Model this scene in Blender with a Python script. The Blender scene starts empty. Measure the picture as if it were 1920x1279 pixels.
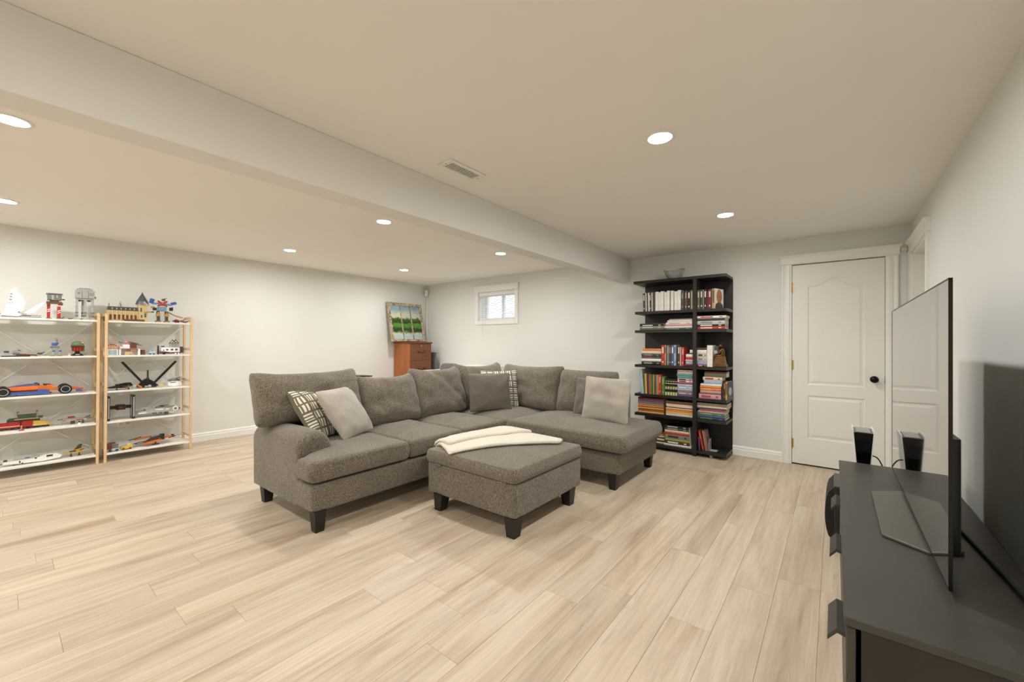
import bpy, bmesh, math, random
from mathutils import Matrix, Vector, noise
random.seed(7)
S = bpy.context.scene
COL = S.collection
PI = math.pi
# ---------------------------------------------------------------- camera
FPX = 767.19
YAW, PITCH, ROLL = (math.radians(a) for a in (38.3102, 0.27505, 0.2945))
CAMH = 1.225
RM = Matrix.Rotation(YAW, 3, 'Z') @ Matrix.Rotation(PITCH, 3, 'X') @ Matrix(((1, 0, 0), (0, 0, -1), (0, 1, 0))) @ Matrix.Rotation(ROLL, 3, 'Z')
cd = bpy.data.cameras.new('camera')
cd.sensor_width = 36.0
cd.lens = FPX / 1920 * 36.0
cd.clip_start = 0.02
cam = bpy.data.objects.new('camera', cd)
COL.objects.link(cam)
cam.matrix_world = Matrix.Translation((0, 0, CAMH)) @ RM.to_4x4()
S.camera = cam


def at(px, py, ax, val):
    """point of the room seen at a photo position, on the plane ax = val"""
    d = RM @ Vector(((px - 960) / FPX, -(py - 639.5) / FPX, -1.0))
    o = Vector((0, 0, CAMH))
    i = 'XYZ'.index(ax)
    return o + d * ((val - o[i]) / d[i])


# ---------------------------------------------------------------- world, exposure
W = bpy.data.worlds.new('world')
S.world = W
W.use_nodes = True
W.node_tree.nodes['Background'].inputs[0].default_value = (0.80, 0.88, 1.0, 1)
W.node_tree.nodes['Background'].inputs[1].default_value = 6.0
S.view_settings.view_transform = 'Standard'
S.view_settings.look = 'None'
S.view_settings.gamma = 1.0
S.view_settings.use_curve_mapping = False
S.view_settings.exposure = 0.0
LIGHT_STRENGTH = 565.0
LIGHT_COLOR = (1.0, 0.985, 0.965)

# ---------------------------------------------------------------- room dimensions
XL, XR, YB, YF, ZC = -6.11, 0.533, 5.104, -2.6, 2.312
BEAM_R, BEAM_L, BEAM_Z = -2.09, -2.25, 2.027


# ---------------------------------------------------------------- materials
def lin(c):
    return tuple((x / 255 / 12.92 if x / 255 <= 0.04045 else ((x / 255 + 0.055) / 1.055) ** 2.4) for x in c)


MATS = {}


def mat(name, rgb, rough=0.5, metal=0.0, spec=0.5, var=0.06, vscale=8.0, bump=0.0, bscale=200.0, coat=0.0, trans=0.0, emit=None, estr=0.0):
    """principled material with a little procedural colour variation and relief; rgb in sRGB 0-255"""
    if name in MATS:
        return MATS[name]
    m = bpy.data.materials.new(name)
    m.use_nodes = True
    nt = m.node_tree
    b = nt.nodes['Principled BSDF']
    c = lin(rgb)
    b.inputs['Roughness'].default_value = rough
    b.inputs['Metallic'].default_value = metal
    b.inputs['Specular IOR Level'].default_value = spec
    b.inputs['Coat Weight'].default_value = coat
    b.inputs['Transmission Weight'].default_value = trans
    if emit:
        b.inputs['Emission Color'].default_value = (*emit, 1)
        b.inputs['Emission Strength'].default_value = estr
    tc = nt.nodes.new('ShaderNodeTexCoord')
    if var > 0:
        n = nt.nodes.new('ShaderNodeTexNoise')
        n.inputs['Scale'].default_value = vscale
        n.inputs['Detail'].default_value = 3
        nt.links.new(tc.outputs['Object'], n.inputs['Vector'])
        r = nt.nodes.new('ShaderNodeValToRGB')
        r.color_ramp.elements[0].position = 0.3
        r.color_ramp.elements[1].position = 0.7
        r.color_ramp.elements[0].color = (*[x * (1 - var) for x in c], 1)
        r.color_ramp.elements[1].color = (*[min(1, x * (1 + var)) for x in c], 1)
        nt.links.new(n.outputs['Fac'], r.inputs['Fac'])
        nt.links.new(r.outputs['Color'], b.inputs['Base Color'])
    else:
        b.inputs['Base Color'].default_value = (*c, 1)
    if bump > 0:
        n2 = nt.nodes.new('ShaderNodeTexNoise')
        n2.inputs['Scale'].default_value = bscale
        n2.inputs['Detail'].default_value = 2
        nt.links.new(tc.outputs['Object'], n2.inputs['Vector'])
        bp = nt.nodes.new('ShaderNodeBump')
        bp.inputs['Strength'].default_value = bump
        bp.inputs['Distance'].default_value = 0.004
        nt.links.new(n2.outputs['Fac'], bp.inputs['Height'])
        nt.links.new(bp.outputs['Normal'], b.inputs['Normal'])
    MATS[name] = m
    return m


def tweed(name, dark, mid, light, scale=260.0, bump=0.9, blotch=0.10):
    m = bpy.data.materials.new(name)
    m.use_nodes = True
    nt = m.node_tree
    N, L = nt.nodes, nt.links
    b = N['Principled BSDF']
    b.inputs['Roughness'].default_value = 0.95
    b.inputs['Specular IOR Level'].default_value = 0.15
    b.inputs['Sheen Weight'].default_value = 0.25
    b.inputs['Sheen Roughness'].default_value = 0.6
    tc = N.new('ShaderNodeTexCoord')
    mp = N.new('ShaderNodeMapping')
    mp.inputs['Scale'].default_value = (1, 1, 0.55)
    L.new(tc.outputs['Object'], mp.inputs['Vector'])
    n = N.new('ShaderNodeTexNoise')
    n.inputs['Scale'].default_value = scale
    n.inputs['Detail'].default_value = 4
    n.inputs['Roughness'].default_value = 0.7
    L.new(mp.outputs[0], n.inputs['Vector'])
    r = N.new('ShaderNodeValToRGB')
    e = r.color_ramp.elements
    e[0].position, e[1].position = 0.30, 0.72
    e[0].color, e[1].color = (*lin(dark), 1), (*lin(light), 1)
    k = e.new(0.5)
    k.color = (*lin(mid), 1)
    L.new(n.outputs['Fac'], r.inputs['Fac'])
    n2 = N.new('ShaderNodeTexNoise')
    n2.inputs['Scale'].default_value = 4
    n2.inputs['Detail'].default_value = 3
    L.new(tc.outputs['Object'], n2.inputs['Vector'])
    mr = N.new('ShaderNodeMapRange')
    mr.inputs['From Min'].default_value, mr.inputs['From Max'].default_value = 0.3, 0.7
    mr.inputs['To Min'].default_value, mr.inputs['To Max'].default_value = 1 - blotch, 1 + blotch
    L.new(n2.outputs['Fac'], mr.inputs['Value'])
    mx = N.new('ShaderNodeMix')
    mx.data_type = 'RGBA'
    mx.blend_type = 'MULTIPLY'
    mx.inputs['Factor'].default_value = 1
    L.new(r.outputs['Color'], mx.inputs['A'])
    L.new(mr.outputs['Result'], mx.inputs['B'])
    L.new(mx.outputs['Result'], b.inputs['Base Color'])
    bp = N.new('ShaderNodeBump')
    bp.inputs['Strength'].default_value = bump
    bp.inputs['Distance'].default_value = 0.003
    L.new(n.outputs['Fac'], bp.inputs['Height'])
    L.new(bp.outputs['Normal'], b.inputs['Normal'])
    MATS[name] = m
    return m


def plank_material():
    m = bpy.data.materials.new('oak_plank')
    m.use_nodes = True
    nt = m.node_tree
    N, L = nt.nodes, nt.links
    b = N['Principled BSDF']
    b.inputs['Specular IOR Level'].default_value = 0.42
    tc = N.new('ShaderNodeTexCoord')
    oi = N.new('ShaderNodeObjectInfo')
    off = N.new('ShaderNodeVectorMath')
    off.operation = 'MULTIPLY_ADD'
    comb = N.new('ShaderNodeCombineXYZ')
    for i in range(3):
        L.new(oi.outputs['Random'], comb.inputs[i])
    off.inputs[1].default_value = (37.0, 91.0, 13.0)
    L.new(comb.outputs[0], off.inputs[0])
    L.new(tc.outputs['Object'], off.inputs[2])

    def nz(scale, stretch, detail, rough=0.55, dist=0.0):
        mp = N.new('ShaderNodeMapping')
        mp.inputs['Scale'].default_value = stretch
        L.new(off.outputs[0], mp.inputs['Vector'])
        n = N.new('ShaderNodeTexNoise')
        n.inputs['Scale'].default_value = scale
        n.inputs['Detail'].default_value = detail
        n.inputs['Roughness'].default_value = rough
        n.inputs['Distortion'].default_value = dist
        L.new(mp.outputs[0], n.inputs['Vector'])
        return n
    broad = nz(3.0, (2.6, 0.30, 1), 3, 0.5, 0.6)
    grain = nz(42.0, (1.6, 0.06, 1), 4, 0.65, 0.3)
    fig = nz(7.0, (1.9, 0.13, 1), 5, 0.6, 1.8)
    r = N.new('ShaderNodeValToRGB')
    e = r.color_ramp.elements
    e[0].position, e[1].position = 0.28, 0.78
    e[0].color, e[1].color = (*lin((166, 144, 116)), 1), (*lin((219, 206, 186)), 1)
    k = e.new(0.52)
    k.color = (*lin((204, 187, 163)), 1)
    ad = N.new('ShaderNodeMix')
    ad.data_type = 'FLOAT'
    ad.inputs['Factor'].default_value = 0.42
    L.new(broad.outputs['Fac'], ad.inputs['A'])
    L.new(fig.outputs['Fac'], ad.inputs['B'])
    L.new(ad.outputs['Result'], r.inputs['Fac'])
    # fine dark pores
    gr = N.new('ShaderNodeMapRange')
    gr.inputs['From Min'].default_value, gr.inputs['From Max'].default_value = 0.30, 0.62
    gr.inputs['To Min'].default_value, gr.inputs['To Max'].default_value = 0.84, 1.03
    L.new(grain.outputs['Fac'], gr.inputs['Value'])
    # sparse darker knots and cathedral figure
    kn_ = N.new('ShaderNodeMapRange')
    kn_.inputs['From Min'].default_value, kn_.inputs['From Max'].default_value = 0.60, 0.74
    kn_.inputs['To Min'].default_value, kn_.inputs['To Max'].default_value = 1.0, 0.80
    fig2 = nz(5.0, (2.2, 0.35, 1), 4, 0.6, 1.2)
    L.new(fig2.outputs['Fac'], kn_.inputs['Value'])
    # plank to plank tone
    pv = N.new('ShaderNodeMapRange')
    pv.inputs['To Min'].default_value, pv.inputs['To Max'].default_value = 0.93, 1.05
    L.new(oi.outputs['Random'], pv.inputs['Value'])
    mu = N.new('ShaderNodeMath')
    mu.operation = 'MULTIPLY'
    L.new(gr.outputs['Result'], mu.inputs[0])
    L.new(pv.outputs['Result'], mu.inputs[1])
    mu2 = N.new('ShaderNodeMath')
    mu2.operation = 'MULTIPLY'
    L.new(mu.outputs[0], mu2.inputs[0])
    L.new(kn_.outputs['Result'], mu2.inputs[1])
    mx = N.new('ShaderNodeMix')
    mx.data_type = 'RGBA'
    mx.blend_type = 'MULTIPLY'
    mx.inputs['Factor'].default_value = 1
    L.new(r.outputs['Color'], mx.inputs['A'])
    L.new(mu2.outputs[0], mx.inputs['B'])
    L.new(mx.outputs['Result'], b.inputs['Base Color'])
    rr = N.new('ShaderNodeMapRange')
    rr.inputs['To Min'].default_value, rr.inputs['To Max'].default_value = 0.36, 0.50
    L.new(grain.outputs['Fac'], rr.inputs['Value'])
    L.new(rr.outputs['Result'], b.inputs['Roughness'])
    bp = N.new('ShaderNodeBump')
    bp.inputs['Strength'].default_value = 0.12
    bp.inputs['Distance'].default_value = 0.002
    L.new(grain.outputs['Fac'], bp.inputs['Height'])
    L.new(bp.outputs['Normal'], b.inputs['Normal'])
    MATS['oak_plank'] = m
    return m


def woodgrain(name, dark, light, rough=0.4, scale=(18, 18, 1.2)):
    m = bpy.data.materials.new(name)
    m.use_nodes = True
    nt = m.node_tree
    N, L = nt.nodes, nt.links
    b = N['Principled BSDF']
    b.inputs['Roughness'].default_value = rough
    tc = N.new('ShaderNodeTexCoord')
    mp = N.new('ShaderNodeMapping')
    mp.inputs['Scale'].default_value = scale
    L.new(tc.outputs['Object'], mp.inputs['Vector'])
    n = N.new('ShaderNodeTexNoise')
    n.inputs['Scale'].default_value = 3
    n.inputs['Detail'].default_value = 5
    n.inputs['Distortion'].default_value = 0.6
    L.new(mp.outputs[0], n.inputs['Vector'])
    r = N.new('ShaderNodeValToRGB')
    r.color_ramp.elements[0].position, r.color_ramp.elements[1].position = 0.32, 0.68
    r.color_ramp.elements[0].color, r.color_ramp.elements[1].color = (*lin(dark), 1), (*lin(light), 1)
    L.new(n.outputs['Fac'], r.inputs['Fac'])
    L.new(r.outputs['Color'], b.inputs['Base Color'])
    MATS[name] = m
    return m


WALL = mat('wall_paint', (229, 229, 223), 0.85, spec=0.25, var=0.012, vscale=1.5, bump=0.04, bscale=350)
CEIL = mat('ceiling_paint', (244, 241, 236), 0.9, spec=0.2, var=0.012, vscale=1.2, bump=0.05, bscale=260)
BEAMM = mat('beam_paint', (234, 233, 229), 0.85, spec=0.25, var=0.012, vscale=1.5, bump=0.04, bscale=350)
TRIM = mat('trim_paint', (241, 240, 234), 0.38, spec=0.45, var=0.01, vscale=3)
DOORM = mat('door_paint', (237, 235, 228), 0.42, spec=0.45, var=0.01, vscale=3)
FABRIC = tweed('sofa_fabric', (66, 58, 48), (112, 103, 89), (164, 153, 134), 170, 0.9)
LEGM = mat('espresso_leg', (24, 19, 15), 0.42, var=0.2, vscale=20)
PLANK = plank_material()
GAP = mat('floor_underlay', (130, 110, 86), 0.9, var=0.1)


# ---------------------------------------------------------------- mesh helpers
class MB:
    """collects shapes into one mesh; each face keeps a material index"""

    def __init__(s):
        s.v, s.f, s.m = [], [], []
        s.mi = 0

    def add(s, vs, fs, M=None):
        o = len(s.v)
        s.v += [tuple(M @ Vector(v)) if M is not None else tuple(v) for v in vs]
        s.f += [tuple(i + o for i in f) for f in fs]
        s.m += [s.mi] * len(fs)
        return s

    def box(s, x0, x1, y0, y1, z0, z1, M=None, bev=0.0):
        if bev <= 0:
            vs = [(x, y, z) for x in (x0, x1) for y in (y0, y1) for z in (z0, z1)]
            return s.add(vs, [(0, 1, 3, 2), (4, 6, 7, 5), (0, 4, 5, 1), (2, 3, 7, 6), (0, 2, 6, 4), (1, 5, 7, 3)], M)
        b = min(bev, (x1 - x0) * .49, (y1 - y0) * .49, (z1 - z0) * .49)
        bm = bmesh.new()
        bmesh.ops.create_cube(bm, size=1)
        for v in bm.verts:
            v.co = ((x0 + x1) / 2 + v.co.x * (x1 - x0), (y0 + y1) / 2 + v.co.y * (y1 - y0), (z0 + z1) / 2 + v.co.z * (z1 - z0))
        bmesh.ops.bevel(bm, geom=list(bm.edges), offset=b, segments=1 if b < .004 else 2, profile=0.5, affect='EDGES')
        return s.bm(bm, M)

    def cb(s, cx, cy, cz, sx, sy, sz, M=None, bev=0.0):
        return s.box(cx - sx / 2, cx + sx / 2, cy - sy / 2, cy + sy / 2, cz - sz / 2, cz + sz / 2, M, bev)

    def bm(s, bm, M=None):
        bm.verts.index_update()
        s.add([v.co.copy() for v in bm.verts], [tuple(v.index for v in f.verts) for f in bm.faces], M)
        bm.free()
        return s

    def tube(s, pts, r, n=8, M=None, cap=True):
        pts = [Vector(p) for p in pts]
        rs = r if isinstance(r, (list, tuple)) else [r] * len(pts)
        vs, fs = [], []
        prev = None
        for i, p in enumerate(pts):
            t = (pts[min(i + 1, len(pts) - 1)] - pts[max(i - 1, 0)]).normalized()
            a = prev if prev is not None else (Vector((0, 0, 1)) if abs(t.z) < .9 else Vector((1, 0, 0)))
            u = (a - t * a.dot(t)).normalized()
            w = t.cross(u)
            prev = u
            for k in range(n):
                q = 2 * PI * k / n
                vs.append(p + (u * math.cos(q) + w * math.sin(q)) * rs[i])
        for i in range(len(pts) - 1):
            for k in range(n):
                fs.append((i * n + k, i * n + (k + 1) % n, (i + 1) * n + (k + 1) % n, (i + 1) * n + k))
        if cap:
            fs.append(tuple(range(n - 1, -1, -1)))
            fs.append(tuple((len(pts) - 1) * n + k for k in range(n)))
        return s.add(vs, fs, M)

    def lathe(s, prof, n=16, c=(0, 0, 0), M=None, ax='z'):
        vs, fs = [], []
        for r, z in prof:
            for k in range(n):
                q = 2 * PI * k / n
                a, b = r * math.cos(q), r * math.sin(q)
                p = (a, b, z) if ax == 'z' else ((z, a, b) if ax == 'x' else (b, z, a))
                vs.append((c[0] + p[0], c[1] + p[1], c[2] + p[2]))
        for i in range(len(prof) - 1):
            for k in range(n):
                fs.append((i * n + k, i * n + (k + 1) % n, (i + 1) * n + (k + 1) % n, (i + 1) * n + k))
        fs.append(tuple(range(n - 1, -1, -1)))
        fs.append(tuple((len(prof) - 1) * n + k for k in range(n)))
        return s.add(vs, fs, M)

    def prism(s, pts, a0, a1, ax='y', M=None, taper=1.0):
        """polygon pts in the two other axes, extruded along ax from a0 to a1"""
        n = len(pts)
        cx, cy = sum(p[0] for p in pts) / n, sum(p[1] for p in pts) / n

        def P(p, a):
            return {'x': (a, p[0], p[1]), 'y': (p[0], a, p[1]), 'z': (p[0], p[1], a)}[ax]
        vs = [P(p, a0) for p in pts] + [P((cx + (p[0] - cx) * taper, cy + (p[1] - cy) * taper), a1) for p in pts]
        fs = [tuple(range(n)), tuple(range(2 * n - 1, n - 1, -1))] + [(i, i + n, (i + 1) % n + n, (i + 1) % n) for i in range(n)]
        return s.add(vs, fs, M)

    def frustum(s, b, t, z0, z1, M=None):
        """rect b=(x0,x1,y0,y1) at z0 to rect t at z1"""
        vs = [(b[0], b[2], z0), (b[1], b[2], z0), (b[1], b[3], z0), (b[0], b[3], z0), (t[0], t[2], z1), (t[1], t[2], z1), (t[1], t[3], z1), (t[0], t[3], z1)]
        return s.add(vs, [(3, 2, 1, 0), (4, 5, 6, 7), (0, 1, 5, 4), (1, 2, 6, 5), (2, 3, 7, 6), (3, 0, 4, 7)], M)

    def ball(s, c, r, n=12, m=8, sc=(1, 1, 1), M=None):
        prof = [(max(1e-4, math.sin(PI * i / m)) * r, -math.cos(PI * i / m) * r) for i in range(m + 1)]
        vs, fs = [], []
        for rr, z in prof:
            for k in range(n):
                q = 2 * PI * k / n
                vs.append((c[0] + rr * math.cos(q) * sc[0], c[1] + rr * math.sin(q) * sc[1], c[2] + z * sc[2]))
        for i in range(m):
            for k in range(n):
                fs.append((i * n + k, i * n + (k + 1) % n, (i + 1) * n + (k + 1) % n, (i + 1) * n + k))
        return s.add(vs, fs, M)

    def build(s, name, mats, parent=None, smooth=False, fix=True, angle=None):
        me = bpy.data.meshes.new(name)
        me.from_pydata(s.v, [], s.f)
        mats = mats if isinstance(mats, (list, tuple)) else [mats]
        for m in mats:
            me.materials.append(m)
        me.polygons.foreach_set('material_index', s.m)
        if fix:
            bm = bmesh.new()
            bm.from_mesh(me)
            bmesh.ops.recalc_face_normals(bm, faces=list(bm.faces))
            bm.to_mesh(me)
            bm.free()
        if smooth:
            me.polygons.foreach_set('use_smooth', [True] * len(me.polygons))
            if angle:
                me.set_sharp_from_angle(angle=math.radians(angle))
        me.update()
        return link(name, me, parent)


def link(name, me, parent=None):
    o = bpy.data.objects.new(name, me)
    COL.objects.link(o)
    if parent:
        o.parent = parent
    return o


def tag(o, label=None, cat=None, group=None, kind=None):
    if label: o['label'] = label
    if cat: o['category'] = cat
    if group: o['group'] = group
    if kind: o['kind'] = kind
    return o


def thing(name, label, cat, loc=(0, 0, 0), rz=0.0, group=None):
    o = bpy.data.objects.new(name, None)
    o.empty_display_size = 0.05
    COL.objects.link(o)
    o.location = loc
    o.rotation_euler = (0, 0, rz)
    return tag(o, label, cat, group)


def struct(o, label=None, cat=None):
    return tag(o, label, cat, kind='structure')


def dup(root, loc, rz=None, label=None):
    r = root.copy()
    COL.objects.link(r)
    r.location = loc
    if rz is not None: r.rotation_euler = (0, 0, rz)
    if label: r['label'] = label
    for ch in list(root.children):
        c = ch.copy()
        COL.objects.link(c)
        c.parent = r
        for g in ch.children:
            d = g.copy()
            COL.objects.link(d)
            d.parent = c
    return r


def sweep(path, prof, closed=False):
    """profile prof (offset outward n, height h) swept along a 2D path in a plane; returns verts as (s, t, h)"""
    n = len(path)
    vs, fs = [], []
    for i, p in enumerate(path):
        a = path[i - 1] if (closed or i > 0) else None
        b = path[(i + 1) % n] if (closed or i < n - 1) else None
        d1 = (Vector(p) - Vector(a)).normalized() if a is not None else None
        d2 = (Vector(b) - Vector(p)).normalized() if b is not None else None
        d1, d2 = d1 or d2, d2 or d1
        n1, n2 = Vector((d1.y, -d1.x)), Vector((d2.y, -d2.x))
        mm = (n1 + n2)
        mm = mm / max(.2, (1 + n1.dot(n2)))
        for o, h in prof:
            vs.append((p[0] + mm.x * o, p[1] + mm.y * o, h))
    k = len(prof)
    for i in range(n if closed else n - 1):
        j = (i + 1) % n
        for q in range(k - 1):
            fs.append((i * k + q, i * k + q + 1, j * k + q + 1, j * k + q))
    return vs, fs


def fillet(pts, r, seg=5):
    """round the corners of a polygon; r one value or one for each corner"""
    out = []
    n = len(pts)
    for i in range(n):
        p, a, b = Vector(pts[i]), Vector(pts[i - 1]), Vector(pts[(i + 1) % n])
        rr = r[i] if isinstance(r, (list, tuple)) else r
        d1, d2 = (a - p).normalized(), (b - p).normalized()
        ang = d1.angle(d2)
        t = min(rr / math.tan(ang / 2), (a - p).length * .48, (b - p).length * .48)
        p1, p2 = p + d1 * t, p + d2 * t
        for k in range(seg + 1):
            u = k / seg
            q = p1 * (1 - u) ** 2 + p * 2 * u * (1 - u) + p2 * u * u
            out.append((q.x, q.y))
    return out


def densify(pts, step=0.08):
    out = []
    for i, p in enumerate(pts):
        q = pts[(i + 1) % len(pts)]
        d = math.dist(p, q)
        n = max(1, int(d / step))
        for k in range(n):
            out.append((p[0] + (q[0] - p[0]) * k / n, p[1] + (q[1] - p[1]) * k / n))
    return out


def inset(pts, d):
    n = len(pts)
    out = []
    for i in range(n):
        a, p, b = Vector(pts[i - 1]), Vector(pts[i]), Vector(pts[(i + 1) % n])
        d1, d2 = (p - a).normalized(), (b - p).normalized()
        nn = Vector((-d1.y - d2.y, d1.x + d2.x))
        nn = nn / max(.35, 1 + d1.dot(d2)) if nn.length > 1e-6 else nn
        out.append((p.x + nn.x * d, p.y + nn.y * d))
    return out


def pad(mb, pts, z0, z1, r=0.03, crown=0.0, rb=None, seg=5, dome=(0.05, 0.10, 0.16, 0.23), bulge=0.0, M=None, wob=0.0, seed=0.0):
    """upholstered slab over a counter-clockwise outline: rounded top and bottom edges, domed top"""
    rb = r if rb is None else rb
    rings = []
    for k in range(seg + 1):
        q = PI / 2 * k / seg
        rings.append((rb * (1 - math.sin(q)), z0 + rb * (1 - math.cos(q))))
    zs = z0 + rb
    ze = z1 - r
    if bulge or ze - zs > .05:
        for k in (1, 2, 3):
            u = k / 4
            rings.append((-bulge * math.sin(PI * u), zs + (ze - zs) * u))
    for k in range(seg + 1):
        q = PI / 2 * k / seg
        rings.append((r * (1 - math.cos(q)), ze + r * math.sin(q)))
    dom = []
    if crown:
        for k in (1, 2, 3, 4, 5, 6):
            sc = 1 - k / 6.6
            dom.append((sc, z1 + crown * (1 - sc ** 2.2)))
    n = len(pts)
    vs, fs = [], []
    for d, z in rings:
        for p in inset(pts, d):
            w = wob * noise.noise(Vector((p[0] * 5 + seed, p[1] * 5, z * 6))) if wob else 0
            vs.append((p[0] + w * .5, p[1] + w * .5, z + w * (1 if z > (z0 + z1) / 2 else .2)))
    inner = inset(pts, r)
    cx = (min(p[0] for p in inner) + max(p[0] for p in inner)) / 2
    cy = (min(p[1] for p in inner) + max(p[1] for p in inner)) / 2
    for sc, z in dom:
        for p in inner:
            x, y = cx + (p[0] - cx) * sc, cy + (p[1] - cy) * sc
            w = wob * noise.noise(Vector((x * 5 + seed, y * 5, z * 6))) if wob else 0
            vs.append((x, y, z + w))
    rings = rings + dom
    for i in range(len(rings) - 1):
        for k in range(n):
            fs.append((i * n + k, i * n + (k + 1) % n, (i + 1) * n + (k + 1) % n, (i + 1) * n + k))
    fs.append(tuple(range(n - 1, -1, -1)))
    fs.append(tuple((len(rings) - 1) * n + k for k in range(n)))
    return mb.add(vs, fs, M)


def rect(x0, x1, y0, y1):
    return [(x0, y0), (x1, y0), (x1, y1), (x0, y1)]


def rrect(x0, x1, y0, y1, r=0.04, step=0.08):
    return densify(fillet(rect(x0, x1, y0, y1), r), step)


def pillow_mesh(w, h, t, pinch=0.05, rp=9.0, nx=26, ny=26, pw=2.6, q=0.5, ear=0.0, sag=0.0, wrinkle=0.006, seed=0.0, fold=0.0):
    """stuffed cushion standing in the x-z plane, bottom edge at z=0, thickness along y"""
    mb = MB()
    g = {}
    for side in (1, -1):
        for i in range(nx + 1):
            for j in range(ny + 1):
                edge = i in (0, nx) or j in (0, ny)
                if side == -1 and edge:
                    g[(side, i, j)] = g[(1, i, j)]
                    continue
                u = math.sin((i / nx * 2 - 1) * PI / 2 * .92) / math.sin(PI / 2 * .92)
                v = math.sin((j / ny * 2 - 1) * PI / 2 * .92) / math.sin(PI / 2 * .92)
                mxa = max(abs(u), abs(v), 1e-6)
                rs_ = mxa * max(1e-30, abs(u) ** rp + abs(v) ** rp) ** (-1 / rp) if mxa > .05 else 1
                u0, v0 = u, v
                u, v = u * rs_, v * rs_
                th = (max(0, 1 - abs(u0) ** pw) * max(0, 1 - abs(v0) ** pw)) ** q
                x = w / 2 * u * (1 - pinch * (1 - v * v))
                z = h / 2 * v * (1 - pinch * (1 - u * u)) + h / 2
                if ear and v > 0:
                    z += ear * (abs(u) ** 5) * (v ** 4)
                z -= sag * (1 - u * u) * max(0, v) ** 2
                nn = noise.noise(Vector((u * 2.3 + seed, v * 2.3 + seed * 2, side * 3.1)))
                n2 = noise.noise(Vector((u * 6 + seed, v * 3, side * 7 + seed)))
                y = side * (t / 2 * th + (wrinkle * nn * 2 + wrinkle * n2) * min(1, th * 2))
                if fold:
                    y += side * fold * math.exp(-((u * .8 + v * .6 - .25) / .10) ** 2) * -th
                mb.v.append((x, -y, z))
                g[(side, i, j)] = len(mb.v) - 1
    for side in (1, -1):
        for i in range(nx):
            for j in range(ny):
                f = (g[(side, i, j)], g[(side, i + 1, j)], g[(side, i + 1, j + 1)], g[(side, i, j + 1)])
                mb.f.append(f if side == 1 else f[::-1])
                mb.m.append(0)
    return mb


def place(o, loc, rz=0.0, lean=0.0, roll=0.0):
    """lean tilts the top away from the front (local -y is the front)"""
    o.matrix_local = Matrix.Translation(loc) @ Matrix.Rotation(rz, 4, 'Z') @ Matrix.Rotation(-lean, 4, 'X') @ Matrix.Rotation(roll, 4, 'Y')
    return o

# ================================================================ ROOM SHELL
fl = struct(MB().box(XL - .1, XR + .3, YF - .1, YB + .1, -0.12, -0.006).build('floor', GAP))
PW, PL = 0.1787, 1.24
plank_me = MB().box(-PW / 2 + .0003, PW / 2 - .0003, 0, PL - .0006, -0.006, 0.0, bev=0.0009).build('plank', PLANK, fl)
plank_mesh = plank_me.data
bpy.data.objects.remove(plank_me)
JOINT = {-4: 1.893, -5: 2.54, -6: 1.927, -7: 1.709, -8: 1.103, -9: 1.318, -3: 2.349, -11: 1.144, -12: 1.475, -13: .694, -14: .523, -15: .178, -18: .078, -20: .21}
short_cache = {}
for k in range(-35, 3):
    cx = -0.055 + PW * (k + .5 + 1)
    x0, x1 = max(cx - PW / 2, XL), min(cx + PW / 2, XR)
    if x1 - x0 < .03: continue
    ph = JOINT.get(k, random.uniform(0, PL))
    y = ph - PL * math.ceil((ph - YF) / PL)
    while y < YB:
        y0, y1 = max(y, YF), min(y + PL, YB)
        if y1 - y0 > .02:
            if x1 - x0 > PW - .001 and y1 - y0 > PL - .001:
                o = link('plank', plank_mesh, fl)
            else:
                o = MB().box(x0 - cx + .0003, x1 - cx - .0003, 0, y1 - y0 - .0006, -0.006, 0.0, bev=0.0009).build('plank', PLANK, fl)
            o.location = (cx, y0, 0)
        y += PL

struct(MB().box(XL - .1, XR + .4, YF - .1, YB + .3, ZC, ZC + .12).build('ceiling', CEIL))
struct(MB().box(BEAM_L, BEAM_R, YF, YB, BEAM_Z, ZC, bev=0.004).build('ceiling_beam', BEAMM))
struct(MB().box(XL - .12, XL, YF - .1, YB + .3, -.01, ZC).build('wall_left', WALL))
struct(MB().box(XL - .1, XR + .4, YF - .12, YF, -.01, ZC).build('wall_front', WALL))
# back wall with a window opening and a door recess
WX0, WX1, WZ0, WZ1 = -4.775, -3.965, 1.585, 2.07
DX0, DX1, DZ = -0.352, 0.362, 2.045
wb = MB()
YT = YB + .28
wb.box(XL - .1, WX0, YB, YT, -.01, ZC).box(WX1, DX0, YB, YT, -.01, ZC).box(DX1, XR + .4, YB, YT, -.01, ZC)
wb.box(WX0, WX1, YB, YT, -.01, WZ0).box(WX0, WX1, YB, YT, WZ1, ZC).box(DX0, DX1, YB, YT, DZ, ZC).box(DX0, DX1, YB + .06, YT, -.01, DZ)
struct(wb.build('wall_back', WALL))
# right wall with a doorway
OY0, OY1, OZ = 4.235, 5.015, 2.045
wr = MB()
wr.box(XR, XR + .14, YF - .1, OY0, -.01, ZC).box(XR, XR + .14, OY1, YB, -.01, ZC).box(XR, XR + .14, OY0, OY1, OZ, ZC)
struct(wr.build('wall_right', WALL))

# baseboards
BBP = [(0, 0), (.017, 0), (.017, .066), (.012, .074), (.0145, .082), (.012, .092), (.006, .102), (0, .104)]


def bb_x(name, x0, x1, y):   # runs along X on a wall facing -Y
    return struct(MB().prism([(y - a, b) for a, b in BBP], x0, x1, 'x').build(name, TRIM, smooth=False))


def bb_y(name, y0, y1, x, sgn):   # runs along Y
    return struct(MB().prism([(x + sgn * a, b) for a, b in BBP], y0, y1, 'y').build(name, TRIM))


bb_x('baseboard_back', XL, -0.437, YB)
bb_y('baseboard_left', YF, YB - .017, XL, 1)
bb_y('baseboard_right', YF, OY0 - .09, XR, -1)

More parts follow.
